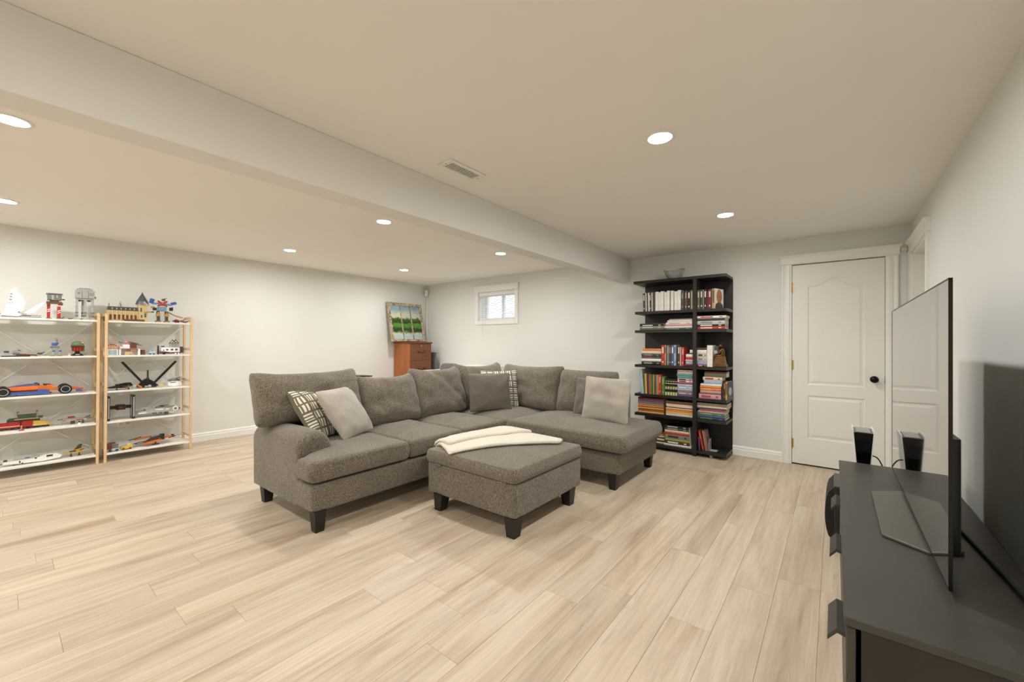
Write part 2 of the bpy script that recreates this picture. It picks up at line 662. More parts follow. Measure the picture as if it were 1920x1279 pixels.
# ---- door 1 : leaf with two moulded panels, casing, header, hinges, knob
CASP = [(0, 0), (0, .020), (.010, .022), (.018, .016), (.030, .013), (.040, .018), (.062, .020), (.074, .013), (.083, .011), (.085, 0)]


def lerp(a, b, t): return a + (b - a) * t


def sstep(a, b, x):
    t = max(0, min(1, (x - a) / (b - a)))
    return t * t * (3 - 2 * t)


def panel_door(name, width, height, panels, thick=.035):
    """leaf in the x-z plane, front face at y=0 facing -y; panels (x0,x1,z0,z1,arch)"""
    xs = sorted(set([0, width] + [v for p in panels for e, sg in ((p[0], 1), (p[1], -1)) for v in [e + sg * k * .0065 for k in range(-1, 10)]] + [width * k / 40 for k in range(41)]))
    zs = sorted(set([0, height] + [v for p in panels for e, sg in ((p[2], 1), (p[3], -1)) for v in [e + sg * k * .0065 for k in range(-1, 10)]] + [height * k / 60 for k in range(61)] + [panels[0][3] + panels[0][4] * k / 14 for k in range(-6, 16)]))
    mb = MB()

    def hgt(x, z):
        d = -1
        for x0, x1, z0, z1, ar in panels:
            u = (x - x0) / (x1 - x0) * 2 - 1
            top = z1 + (ar * (0.5 + 0.5 * math.cos(PI * min(1, abs(u) / .80))) if ar else 0)
            d = max(d, min(x - x0, x1 - x, z - z0, (top - z) * (.93 if ar else 1)))
        if d <= 0: return 0
        return .009 * sstep(0, .011, d) - .007 * sstep(.020, .046, d)
    n = len(zs)
    for x in xs:
        for z in zs: mb.v.append((x, hgt(x, z), z))
    for i in range(len(xs) - 1):
        for j in range(n - 1):
            mb.f.append((i * n + j, (i + 1) * n + j, (i + 1) * n + j + 1, i * n + j + 1))
            mb.m.append(0)
    mb.box(0, width, .012, thick, 0, height)
    for a, b, c, e in ((0, width, 0, 0), (0, width, height, height)):
        mb.add([(a, 0, c), (b, 0, c), (b, .012, c), (a, .012, c)], [(0, 1, 2, 3)])
    for xx in (0, width):
        mb.add([(xx, 0, 0), (xx, 0, height), (xx, .012, height), (xx, .012, 0)], [(0, 1, 2, 3)])
    return mb


DL, DR, DB, DT = -0.3495, 0.3595, 0.012, 2.037
pu0, pu1 = at(1514.5, 600, 'Y', YB)[0] - DL, at(1622.3, 600, 'Y', YB)[0] - DL
pz = [at(1568, y, 'Y', YB)[2] - DB for y in (528, 724.5, 745, 829)]
d1 = struct(thing('door_1', 'white two panel interior door with arched upper panel beside the bookcase', None, (DL, YB + .004, DB)))
panel_door('leaf', DR - DL, DT - DB, [(pu0, pu1, pz[1], pz[0] - .028, .075), (pu0, pu1, pz[3], pz[2], 0)]).build('leaf', DOORM, d1, fix=False)
BRASS = mat('brass', (196, 168, 104), 0.3, 1.0, var=0.05)
BLACKM = mat('black_knob', (16, 14, 12), 0.3, 0.6, var=0.05)
for pyh in (540, 684, 830):
    z = at(1484.5, pyh, 'Y', YB)[2] - DB
    h = MB()
    for k in range(3): h.tube([(-.0015, -.010, z - .045 + k * .0302), (-.0015, -.010, z - .045 + k * .0302 + .0285)], .0062, 8)
    h.ball((-.0015, -.010, z + .048), .006, 8, 6).ball((-.0015, -.010, z - .048), .006, 8, 6)
    h.box(0, .014, -.006, -.0005, z - .045, z + .045)
    h.build('hinge', BRASS, d1, smooth=True, angle=40)
kn = at(1639, 711.5, 'Y', YB)
kx, kz = kn[0] - DL, kn[2] - DB
k = MB().lathe([(.031, -.004), (.031, -.009), (.026, -.013), (.014, -.016), (.011, -.034), (.018, -.040), (.029, -.050), (.030, -.058), (.024, -.066), (.010, -.070), (.001, -.0705)], 24, (kx, 0, kz), ax='y').build('knob', BLACKM, d1, smooth=True)
tag(k, 'round black door knob')
MB().box(DR - DL - .001, DR - DL + .0012, -.004, .02, kz - .03, kz + .03).build('latch_plate', BLACKM, d1)

cs = MB()
cs.prism([(-.437 + a, YB - b) for a, b in CASP], 0, DZ + .002, 'z')
struct(cs.build('trim_1', TRIM), 'white fluted door casing strip on the hinge side')
cs = MB()
cs.prism([(.450 - a, YB - b) for a, b in CASP], 0, DZ + .002, 'z')
struct(cs.build('trim_2', TRIM), 'white fluted door casing strip on the knob side')


def header(mb, s0, s1, z0, z1, P):
    """crown header: P(s, out, z) maps to the room; stacked slices flare outwards"""
    h = z1 - z0
    prof = [(0, .024, -.004), (.06, .026, 0), (.12, .022, -.003), (.20, .020, -.006), (.72, .020, -.006), (.80, .024, -.003), (.88, .032, .004), (.95, .040, .012), (1.0, .042, .014), (1.0, .042, .014)]
    vs, fs = [], []
    for t, o, e in prof:
        z = z0 + h * t
        for s, out in ((s0 - e, 0), (s0 - e, o), (s1 + e, o), (s1 + e, 0)): vs.append(P(s, out, z))
    for i in range(len(prof) - 1):
        for q in range(3): fs.append((i * 4 + q, i * 4 + q + 1, i * 4 + q + 5, i * 4 + q + 4))
    fs += [(0, 3, 2, 1), tuple(len(prof) * 4 - 4 + q for q in range(4))]
    return mb.add(vs, fs)


struct(header(MB(), -.452, .466, 2.045, 2.139, lambda s, o, z: (s, YB - o, z)).build('trim_3', TRIM), 'white crown header above the panelled door')
# ---- doorway in the right wall
d2 = struct(thing('door_2', 'white cased doorway with door in the right wall behind the television', None, (0, 0, 0)))
jm = MB()
jm.box(XR - .002, XR + .142, OY1 - .018, OY1, 0, OZ).box(XR - .002, XR + .142, OY0, OY0 + .018, 0, OZ).box(XR - .002, XR + .142, OY0, OY1, OZ - .018, OZ)
jm.box(XR + .06, XR + .075, OY1 - .030, OY1 - .018, 0, OZ - .018)
jm.build('jamb', TRIM, d2)
MB().box(XR + .142, XR + .178, OY0 - .05, OY1 + .05, 0, OZ + .05).build('leaf', DOORM, d2)
cs = MB().prism([(XR - b, OY0 - .085 + a) for a, b in CASP], 0, OZ + .002, 'z')
struct(cs.build('trim_4', TRIM), 'white doorway casing strip on the near side in the right wall')
cs = MB().prism([(XR - b * .8, OY1 + .082 - a * .96) for a, b in CASP], 0, OZ + .002, 'z')
struct(cs.build('trim_5', TRIM), 'white doorway casing strip in the room corner')
struct(header(MB(), OY0 - .10, YB - .016, 2.045, 2.139, lambda s, o, z: (XR - o, s, z)).build('trim_6', TRIM), 'white crown header above the doorway in the right wall')
rs = at(1697, 468, 'Y', YB - .02)
dsc = MB().lathe([(.026, 0), (.026, -.010), (.022, -.014), (.001, -.0145)], 20, (rs[0] - .004, YB, rs[2]), ax='y').build('round_sensor', mat('sensor_plastic', (214, 208, 194), .5), smooth=True, angle=40)
tag(dsc, 'small round off-white sensor disc in the corner beside the door header', 'sensor')

# ---- window 1
w1 = struct(thing('window_1', 'small high basement window with white blinds in the back wall', None, (0, 0, 0)))
VINYL = mat('window_vinyl', (240, 240, 236), 0.35, var=0.01)
GLASS = mat('window_glass', (250, 252, 252), 0.02, trans=1.0, var=0)
MB().box(WX0 - .002, WX0 + .012, YB, YB + .2, WZ0, WZ1).box(WX1 - .012, WX1 + .002, YB, YB + .2, WZ0, WZ1).box(WX0, WX1, YB, YB + .2, WZ0 - .002, WZ0 + .012).box(WX0, WX1, YB, YB + .2, WZ1 - .012, WZ1 + .002).build('jamb', TRIM, w1)
xm = (WX0 + WX1) / 2
fr = MB()
for a, b in ((WX0 + .012, WX0 + .055), (WX1 - .055, WX1 - .012), (xm - .02, xm + .025)): fr.box(a, b, YB + .17, YB + .23, WZ0 + .012, WZ1 - .012, bev=.004)
fr.box(WX0 + .012, WX1 - .012, YB + .175, YB + .225, WZ0 + .012, WZ0 + .055, bev=.004).box(WX0 + .012, WX1 - .012, YB + .175, YB + .225, WZ1 - .055, WZ1 - .012, bev=.004)
fr.build('window_frame', VINYL, w1)
for a, b in ((WX0 + .055, xm - .02), (xm + .025, WX1 - .055)):
    MB().box(a, b, YB + .198, YB + .202, WZ0 + .055, WZ1 - .055).build('pane', GLASS, w1)
for nm, x0, x1, z0, z1 in (('casing', -4.832, -4.762, 1.530, 2.075), ('casing', -3.975, -3.909, 1.530, 2.075), ('apron', -4.761, -3.976, 1.530, 1.592)):
    MB().box(x0, x1, YB - .018, YB, z0, z1, bev=.004).build(nm, TRIM, w1)
header(MB(), -4.852, -3.900, 2.072, 2.176, lambda s, o, z: (s, YB - o, z)).build('header', TRIM, w1)
bl = thing('window_blind', 'white horizontal slat blind hanging inside the small window', 'blind', (xm, YB + .03, WZ1 - .012))
BLIND = mat('blind_white', (238, 240, 240), 0.5, var=0.01)
hw = (WX1 - WX0) / 2 - .016
MB().box(-hw, hw, -.022, .022, -.045, 0, bev=.004).build('head_rail', BLIND, bl)
sm = MB().box(-hw, hw, -.0125, .0125, -.0009, .0009).build('slat', BLIND, bl)
nsl = 17
for i in range(nsl):
    o = sm if i == 0 else link('slat', sm.data, bl)
    o.location = (0, 0, -.058 - i * .0228)
    o.rotation_euler = (math.radians(38), 0, 0)
MB().box(-hw, hw, -.014, .014, -.459, -.438, bev=.004).build('bottom_rail', BLIND, bl)
for xx in (-.27, .27): MB().box(xx - .001, xx + .001, -.0142, -.0132, -.45, -.04).build('ladder_cord', BLIND, bl)
wd = at(904, 600, 'Y', YB - .05)
MB().tube([(wd[0] - xm, -.025, -.03), (wd[0] - xm, -.070, -.10), (wd[0] - xm + .004, -.078, 1.335 - WZ1 + .012)], .0035, 6).build('wand', mat('wand_plastic', (222, 222, 216), .3), bl)

nh = thing('neighbour_house', 'pale house wall and roof seen outside through the small window', 'house', (-7.6, 13.5, 1.15))
struct(MB().box(-16, 6, 5.45, 26, 1.0, 1.15).build('ground_outside', mat('lawn', (120, 132, 88), .9, var=.2)))
MB().box(-4, 4, 0, 6, 0, .95).build('wall', mat('house_brick', (206, 188, 178), .8, var=.08, vscale=6), nh)
MB().prism([(-.5, .95), (6.5, .95), (3.0, 1.85)], -4.3, 4.3, 'x').build('roof', mat('house_roof', (176, 168, 162), .8, var=.08, vscale=6), nh)

# ---- ceiling register
vt = thing('ceiling_vent', 'white rectangular ceiling air register with dark slots next to the beam', 'vent', (-1.842, 1.818, ZC))
MB().box(-.052, .052, -.128, .128, -.0025, -.0005).build('dark_backing', mat('vent_shade', (14, 12, 10), .9), vt)  # near-black sheet under the solid ceiling, painted as the shade inside the duct
f = MB()
f.box(-.064, -.040, -.153, .153, -.010, 0, bev=.003).box(.040, .064, -.153, .153, -.010, 0, bev=.003).box(-.042, .042, -.153, -.122, -.010, 0, bev=.003).box(-.042, .042, .122, .153, -.010, 0, bev=.003)
f.build('frame', TRIM, vt)
sl = MB().box(-.042, .042, -.0030, .0030, -.006, -.003).build('slat', TRIM, vt)
for i in range(15):
    o = sl if i == 0 else link('slat', sl.data, vt)
    o.location = (0, -.112 + i * .016, 0)
for yy in (-.14, .14): MB().lathe([(.004, -.011), (.004, -.0095)], 8, (0, yy, 0)).build('screw', mat('screw_steel', (90, 86, 80), .4, .8), vt)

# ---- recessed lights
LENS = bpy.data.materials.new('led_lens')
LENS.use_nodes = True
bb = LENS.node_tree.nodes['Principled BSDF']
bb.inputs['Base Color'].default_value = (.9, .9, .9, 1)
bb.inputs['Emission Color'].default_value = (*LIGHT_COLOR, 1)
bb.inputs['Emission Strength'].default_value = LIGHT_STRENGTH
lt = thing('recessed_light', 'x', 'ceiling light', (0, 0, ZC), group='recessed ceiling lights')
MB().lathe([(.056, -.0005), (.056, -.004), (.060, -.007), (.072, -.005), (.078, -.001), (.078, -.0002)], 32).build('trim_ring', TRIM, lt, smooth=True)
MB().lathe([(.0555, -.0005), (.0555, -.003), (.001, -.0035)], 32).build('lens', LENS, lt)
LX = (-5.07, -3.185, -0.725)
LY = (3.80, 2.165, 0.045, -1.75)
names = {(0, 0): 'recessed ceiling light nearest the painting corner on the left wall side', (1, 0): 'recessed ceiling light nearest the small window, left of the beam', (2, 0): 'recessed ceiling light closest to the white door', (0, 1): 'recessed ceiling light in front of the blank left wall, mid row', (1, 1): 'recessed ceiling light just left of the beam above the sofa', (2, 1): 'recessed ceiling light nearest the camera, right of the beam', (0, 2): 'recessed ceiling light at the left photo edge above the toy shelves', (1, 2): 'large looking recessed ceiling light at the left photo edge beside the beam', (2, 2): 'recessed ceiling light right above the camera position', (0, 3): 'recessed ceiling light behind the camera on the toy shelf side', (1, 3): 'recessed ceiling light behind the camera left of the beam', (2, 3): 'recessed ceiling light behind the camera right of the beam'}
first = True
for i, x in enumerate(LX):
    for j, y in enumerate(LY):
        if first:
            lt.location = (x, y, ZC)
            lt['label'] = names[(i, j)]
            first = False
        else:
            dup(lt, (x, y, ZC), label=names[(i, j)])

# ================================================================ SOFA
SX0, SX1, SY0, SY1 = -3.56, -2.605, 1.263, 4.125     # long run: back, front, near end, far end
CX1, CY0 = -1.40, 3.20                                # chaise: free end, front
sofa = thing('sectional_sofa', 'large brown-grey tweed corner sofa with loose back cushions and dark tapered legs', 'sofa', (0, 0, 0))
# plinth frames
mb = MB()
pad(mb, densify(fillet([(SX0, SY0), (SX1, SY0), (SX1, CY0), (CX1, CY0), (CX1, SY1), (SX0, SY1)], [.03, .05, .02, .05, .04, .03]), .1), .125, .301, .022, 0)
mb.build('base_frame', FABRIC, sofa, smooth=True)
# rolled near arm
prof = [(SY0, .126), (SY0 - .002, .30), (SY0 - .004, .46)]
for k in range(11):
    q = PI * (1 - k / 10)
    prof.append((SY0 + .118 + .122 * math.cos(q), .490 + .112 * math.sin(q)))
prof += [(SY0 + .232, .43), (SY0 + .225, .30), (SY0 + .225, .126)]
rings = []
for x, sc, dz in ((SX0 + .005, .96, 0), (SX0 + .03, 1, 0), (SX0 + .25, 1, 0), (-3.1, 1, .006), (-2.95, 1, .008), (-2.865, 1, .004), (-2.838, .985, -.004), (-2.822, .95, -.016), (-2.815, .88, -.035)):
    cy, cz = SY0 + .113, .32
    rings.append([(x, cy + (y - cy) * sc if sc < 1 and x > -2.84 else y, (cz + (z - cz) * (sc if z > cz else 1) + (dz if z > .42 else 0))) for y, z in prof])
mb = MB()
n = len(prof)
for r in rings: mb.v += r
for i in range(len(rings) - 1):
    for k in range(n):
        mb.f.append((i * n + k, i * n + (k + 1) % n, (i + 1) * n + (k + 1) % n, (i + 1) * n + k))
        mb.m.append(0)
mb.f += [tuple(range(n - 1, -1, -1)), tuple((len(rings) - 1) * n + k for k in range(n))]
mb.m += [0, 0]
mb.build('arm', FABRIC, sofa, smooth=True, angle=50)
# back frames
mb = MB()
pad(mb, rrect(SX0, SX0 + .14, SY0 + .02, SY1, .06), .29, .74, .04)
mb.build('back_frame', FABRIC, sofa, smooth=True)
mb = MB()
pad(mb, rrect(SX0 + .12, -1.66, SY1 - .14, SY1, .06), .29, .74, .04)
mb.build('back_frame', FABRIC, sofa, smooth=True)
# legs
def taper_leg(parent, cx, cy, top, h, w=.068, wb=.048, dx=0, dy=0, mtl=None):
    """tapered leg; dx, dy push the foot off centre"""
    l = MB().frustum((cx - wb / 2 + dx, cx + wb / 2 + dx, cy - wb / 2 + dy, cy + wb / 2 + dy), (cx - w / 2, cx + w / 2, cy - w / 2, cy + w / 2), 0, h)
    return l.build('leg', mtl or LEGM, parent)
for lx, ly in ((-2.632, 1.310), (-3.432, 1.312), (-3.50, 4.06), (-2.66, 3.9), (-1.462, 3.240), (-1.462, 4.045), (-3.50, 2.7), (-2.66, 2.75)):
    taper_leg(sofa, lx, ly, 0, .135, .078, .056)
# seat cushions: T-shaped near one, two straight ones, the corner one and the long chaise one
SEATB = -3.40
def seat(outline, z0, z1, crown=.03, name='seat_cushion', r=.040, dome=(.05, .10, .16, .22), seed=0):
    m = MB()
    pad(m, densify(outline, .07), z0, z1 + .008, r, crown * 1.35, rb=.028, dome=dome, bulge=.010, wob=.006, seed=seed)
    return m.build(name, FABRIC, sofa, smooth=True)
seat(fillet([(-2.812, 1.243), (-2.592, 1.243), (-2.592, 2.020), (SEATB, 2.020), (SEATB, 1.50), (-2.812, 1.50)], [.04, .055, .05, .03, .03, .012]), .318, .450, .020, dome=(.03, .05, .07, .085))
seat(fillet(rect(SEATB, -2.600, 2.026, 2.606), .05), .318, .448, .032, seed=3)
seat(fillet(rect(SEATB, -2.600, 2.612, 3.196), .05), .318, .448, .032, seed=5)
seat(fillet(rect(SEATB, -2.592, 3.202, 4.0), .05), .318, .445, .03, seed=8)
seat(fillet(rect(-2.585, -1.335, 3.165, 4.11), [.06, .07, .07, .05]), .318, .455, .034, dome=(.06, .14, .24, .36), seed=11)
# loose back cushions
def backc(x, y, z, rz, lean, w, h, t, ear=.02, sag=.02, seed=0, fold=0):
    o = pillow_mesh(w, h, t, .018, 17, 28, 26, 4.0, .40, ear, sag, .009, seed, fold).build('back_cushion', FABRIC, sofa, smooth=True)
    return place(o, (x, y, z), rz, lean)
R90 = PI / 2
backc(-3.325, 1.620, .590, R90, .36, .86, .405, .25, .036, .012, 1)
backc(-3.275, 2.345, .455, R90, .36, .64, .48, .26, .025, .03, 2)
backc(-3.270, 2.975, .455, R90, .34, .67, .52, .26, .030, .028, 3, .02)
backc(-3.290, 3.665, .455, R90, .30, .80, .53, .26, .035, .028, 4)
backc(-2.850, 3.895, .455, 0, .27, .86, .52, .26, .018, .018, 5)
backc(-2.105, 3.905, .455, 0, .27, .68, .49, .25, .008, .004, 6)

# ---- throw pillows (each its own thing)
def throwp(label, mtl, x, y, z, rz, lean, roll, w, h, t, seed, back=None):
    o = pillow_mesh(w, h, t, .05, 22, 24, 24, 2.4, .52, 0, 0, .007, seed).build('throw_pillow', mtl, None, smooth=True)
    tag(o, label, 'pillow')
    if back:
        o.data.materials.append(back)
        for p in o.data.polygons:
            if p.center.y > .0: p.material_index = 1
    return place(o, (x, y, z), rz, lean, roll)


def geo_material():
    """white cloth with an uneven olive-brown lattice of bars"""
    m = bpy.data.materials.new('lattice_cloth')
    m.use_nodes = True
    nt = m.node_tree
    N, L = nt.nodes, nt.links
    b = N['Principled BSDF']
    b.inputs['Roughness'].default_value = .8
    tc = N.new('ShaderNodeTexCoord')
    sp = N.new('ShaderNodeSeparateXYZ')
    L.new(tc.outputs['Object'], sp.inputs[0])

    def mth(op, a, bb=None, c=None):
        n = N.new('ShaderNodeMath')
        n.operation = op
        for i, v in enumerate((a, bb, c)):
            if v is None: continue
            if isinstance(v, (int, float)): n.inputs[i].default_value = v
            else: L.new(v, n.inputs[i])
        return n.outputs[0]
    x, z = sp.outputs['X'], sp.outputs['Z']
    # cells of 11 cm choose the bar direction
    cx, cz = mth('FLOOR', mth('MULTIPLY', x, 13.5)), mth('FLOOR', mth('MULTIPLY', z, 13.5))
    wn = N.new('ShaderNodeTexWhiteNoise')
    wn.noise_dimensions = '2D'
    cb = N.new('ShaderNodeCombineXYZ')
    L.new(cx, cb.inputs[0])
    L.new(cz, cb.inputs[1])
    L.new(cb.outputs[0], wn.inputs['Vector'])
    sel = mth('GREATER_THAN', wn.outputs['Value'], .5)
    def stripes(c, f, ofs):
        fr_ = mth('FRACT', mth('MULTIPLY_ADD', c, f, ofs))
        return mth('LESS_THAN', fr_, .42)
    a1 = stripes(x, 40.5, .2)
    a2 = stripes(z, 40.5, .1)
    mixn = N.new('ShaderNodeMix')
    mixn.data_type = 'FLOAT'
    L.new(sel, mixn.inputs['Factor'])
    L.new(a1, mixn.inputs['A'])
    L.new(a2, mixn.inputs['B'])
    # cell borders
    bx = mth('LESS_THAN', mth('FRACT', mth('MULTIPLY', x, 13.5)), .20)
    bz = mth('LESS_THAN', mth('FRACT', mth('MULTIPLY', z, 13.5)), .20)
    tot = mth('MAXIMUM', mixn.outputs['Result'], mth('MAXIMUM', bx, bz))
    mc = N.new('ShaderNodeMix')
    mc.data_type = 'RGBA'
    L.new(tot, mc.inputs['Factor'])
    mc.inputs['A'].default_value = (*lin((232, 227, 214)), 1)
    mc.inputs['B'].default_value = (*lin((112, 104, 82)), 1)
    L.new(mc.outputs['Result'], b.inputs['Base Color'])
    return m


LATT = geo_material()
PBACK = tweed('pillow_back', (92, 88, 82), (112, 108, 100), (132, 127, 118), 300, .5)
LGREY = tweed('light_grey_velvet', (158, 150, 138), (177, 169, 157), (196, 189, 177), 320, .35, .12)
DGREY = tweed('taupe_weave', (88, 82, 72), (114, 106, 94), (138, 130, 116), 320, .5, .05)
throwp('white throw pillow with olive lattice pattern leaning near the sofa arm', LATT, -3.12, 1.68, .478, R90 + .40, .62, .0, .45, .45, .15, 11, PBACK)
throwp('light grey velvet throw pillow in front of the patterned one by the sofa arm', LGREY, -3.02, 1.845, .472, R90 + .50, .60, .0, .45, .45, .16, 12)
throwp('taupe square throw pillow in the sofa corner hiding a patterned pillow', DGREY, -2.955, 3.385, .478, 1.10, .22, .0, .50, .42, .14, 13)
throwp('lattice patterned throw pillow half hidden behind the taupe one in the sofa corner', LATT, -3.01, 3.60, .478, .98, .26, .0, .46, .44, .12, 14, PBACK)
throwp('dark taupe throw pillow behind the light grey one on the chaise', DGREY, -1.905, 3.700, .485, .02, .26, .0, .44, .40, .13, 15)
throwp('square light grey throw pillow on the right end of the chaise', LGREY, -1.715, 3.570, .480, .05, .22, .02, .47, .43, .14, 16)

# ================================================================ OTTOMAN + THROW
ot = thing('storage_ottoman', 'square brown-grey tweed storage ottoman with dark tapered legs in front of the sofa', 'ottoman', (0, 0, 0))
OX0, OX1, OYA, OYB = -2.392, -1.562, 2.016, 2.862
m = MB()
pad(m, rrect(OX0, OX1, OYA, OYB, .025, .1), .118, .336, .012)
m.build('body', FABRIC, ot, smooth=True)
m = MB()
pad(m, rrect(OX0 - .016, OX1 + .010, OYA - .012, OYB + .012, .05, .07), .338, .432, .03, .030, rb=.02, dome=(.05, .12, .20, .30), bulge=.006, wob=.004)
m.build('lid', FABRIC, ot, smooth=True)
vs, fs = [], []
seam = MB()
pp = densify(inset(fillet(rect(OX0 - .016, OX1 + .010, OYA - .012, OYB + .012), .05), .012), .06)
seam.tube([(x, y, .424) for x, y in pp] + [(pp[0][0], pp[0][1], .424)], .004, 6, cap=False)
seam.build('piping', FABRIC, ot, smooth=True)
for xx in (OX0 + .12, OX1 - .10):
    MB().box(xx - .035, xx + .035, OYA - .010, OYA + .004, .326, .340, bev=.004).build('finger_tab', FABRIC, ot)
for lx, ly, dx, dy in ((OX1 - .04, OYA + .036, .004, -.006), (OX0 + .125, OYA + .036, -.010, -.006), (OX1 - .04, OYB - .14, .004, .0), (OX0 + .125, OYB - .14, -.01, 0)):
    taper_leg(ot, lx, ly, 0, .125, .088, .062, dx, dy)

KNIT = tweed('cream_knit', (206, 196, 178), (228, 220, 205), (240, 234, 222), 150, .9, .03)
th = thing('throw_blanket', 'folded cream knitted throw lying across the ottoman', 'blanket', (0, 0, 0))


def cloth(outline, ztop, thick, name, seed, dropx=None):
    m = MB()
    pts = densify(fillet(outline, .035, 4), .045)
    pad(m, pts, 0, thick, thick * .48, .006, seg=3, dome=(.02, .05, .08), wob=.006, seed=seed)
    out = []
    for x, y, z in m.v:
        zz = z + ztop
        # follow the domed lid and hang a little over its back-left edge
        e = min(x - (OX0 - .016), y - (OYA - .012), (OYB + .012) - y, (OX1 + .01) - x)
        zz += .030 * (1 - (1 - max(0, min(1, (e - .03) / .30))) ** 2) if e > .03 else 0
        if e < .02: zz -= .9 * (.02 - e) ** 1 * (.6 if e > -.05 else .75)
        out.append((x, y, zz))
    m.v = out
    return m.build(name, KNIT, th, smooth=True)


cloth([(-2.47, 2.155), (-2.135, 1.995), (-1.655, 2.70), (-1.70, 2.82), (-1.86, 2.84), (-2.24, 2.83), (-2.46, 2.36)][::1], .436, .026, 'lower_fold', 1)
cloth([(-2.475, 2.14), (-2.225, 2.075), (-2.03, 2.58), (-1.98, 2.80), (-2.24, 2.835), (-2.47, 2.36)], .459, .028, 'upper_fold', 5)

# ================================================================ MEDIA CONSOLE, TV AND COMPANIONS
KT, KX0, KX1, KY0, KY1 = .535, .018, .452, 1.345, 3.14
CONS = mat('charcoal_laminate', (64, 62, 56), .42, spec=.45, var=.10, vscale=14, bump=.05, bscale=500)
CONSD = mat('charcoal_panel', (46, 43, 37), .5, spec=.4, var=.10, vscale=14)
co = thing('media_console', 'long low charcoal media console along the right wall', 'console', (0, 0, 0))
MB().box(KX0, KX1, KY0, KY1, KT - .024, KT, bev=.0025).build('top', CONS, co)
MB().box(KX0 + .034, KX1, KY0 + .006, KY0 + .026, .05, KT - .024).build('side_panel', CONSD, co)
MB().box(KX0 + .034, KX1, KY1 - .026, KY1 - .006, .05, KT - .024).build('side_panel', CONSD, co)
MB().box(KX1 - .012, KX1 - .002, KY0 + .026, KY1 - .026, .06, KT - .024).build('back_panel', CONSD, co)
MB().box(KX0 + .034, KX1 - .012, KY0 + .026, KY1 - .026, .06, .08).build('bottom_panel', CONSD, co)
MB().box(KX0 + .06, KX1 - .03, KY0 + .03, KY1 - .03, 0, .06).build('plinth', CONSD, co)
dw = (KY1 - KY0 - .012) / 3
for i in range(3):
    y0 = KY0 + .006 + i * dw
    dd = MB().box(KX0 + .004, KX0 + .024, y0 + .0015, y0 + dw - .0015, .062, KT - .028, bev=.002).build('door_front', CONS, co)
    hy = 1.405 + i * .545
    hp = [(KX0 + .004, KT - .030 - .045), (KX0 - .014, KT - .030 - .040), (KX0 - .034, KT - .030 - .066), (KX0 - .034, KT - .030 - .078), (KX0 - .013, KT - .030 - .052), (KX0 + .004, KT - .030 - .057)]
    h_ = MB().prism(hp, hy, hy + .165, 'y').build('handle', CONS, dd)
    if i == 0: tag(h_, 'angled charcoal edge pull')

tv = thing('television', 'very thin black flat screen television standing on the charcoal console', 'television', (0, 0, 0))
TX, TY0, TY1, TZ0, TZ1 = .243, 1.614, 3.032, .560, 1.407
SCREEN = mat('tv_screen', (9, 9, 9), .035, spec=1.0, var=0, coat=1.0)
SCREEN.node_tree.nodes['Principled BSDF'].inputs['IOR'].default_value = 2.9
TVBODY = mat('tv_body', (30, 30, 28), .35, .3, var=.05)
MB().box(TX + .0015, TX + .0075, TY0, TY1, TZ0, TZ1, bev=.001).build('panel_back', TVBODY, tv)
MB().box(TX, TX + .0015, TY0 + .002, TY1 - .002, TZ0 + .002, TZ1 - .002).build('screen', SCREEN, tv)
eb = MB()
for a in ((TX - .001, TX + .0075, TY0 - .002, TY0 + .002, TZ0, TZ1), (TX - .001, TX + .0075, TY1 - .002, TY1 + .002, TZ0, TZ1), (TX - .001, TX + .0075, TY0 - .002, TY1 + .002, TZ1 - .002, TZ1 + .002), (TX - .001, TX + .0075, TY0 - .002, TY1 + .002, TZ0 - .003, TZ0 + .001)): eb.box(*a)
eb.build('bezel', mat('bezel_metal', (44, 43, 39), .35, .8, var=.03), tv)
bk = MB()
pad(bk, [(p[0], p[1]) for p in rrect(TX + .0075, TX + .052, TY0 + .16, TY1 - .16, .018, .2)], TZ0 + .035, TZ0 + .385, .004)
bk.build('electronics_housing', TVBODY, tv, smooth=True, angle=40)
gr = MB()
for i in range(12):
    gr.box(TX + .016, TX + .044, TY0 + .20 + i * .085, TY0 + .26 + i * .085, TZ0 + .3845, TZ0 + .3865)
gr.build('vent_grille', mat('grille_grey', (120, 118, 110), .5, var=.02), tv)
sa, sb = at(1636, 922, 'Z', KT + .008), at(1692, 921, 'Z', KT + .008)
st = MB()
pad(st, densify(fillet([(.132, 1.985), (.245, 1.905), (.335, 1.98), (.335, 2.60), (.245, 2.625), (.132, 2.535)], .012, 3), .1), KT + .001, KT + .011, .003)
so = st.build('stand_plate', mat('stand_grey', (96, 94, 86), .38, .4, var=.05, vscale=30), tv, smooth=True, angle=40)
tag(so, 'flat grey metal stand plate')
MB().box(TX + .052, TX + .085, 2.20, 2.66, KT + .008, KT + .26, bev=.006).box(TX + .01, TX + .06, 2.20, 2.66, KT + .011, KT + .05, bev=.004).build('stand_neck', TVBODY, tv)
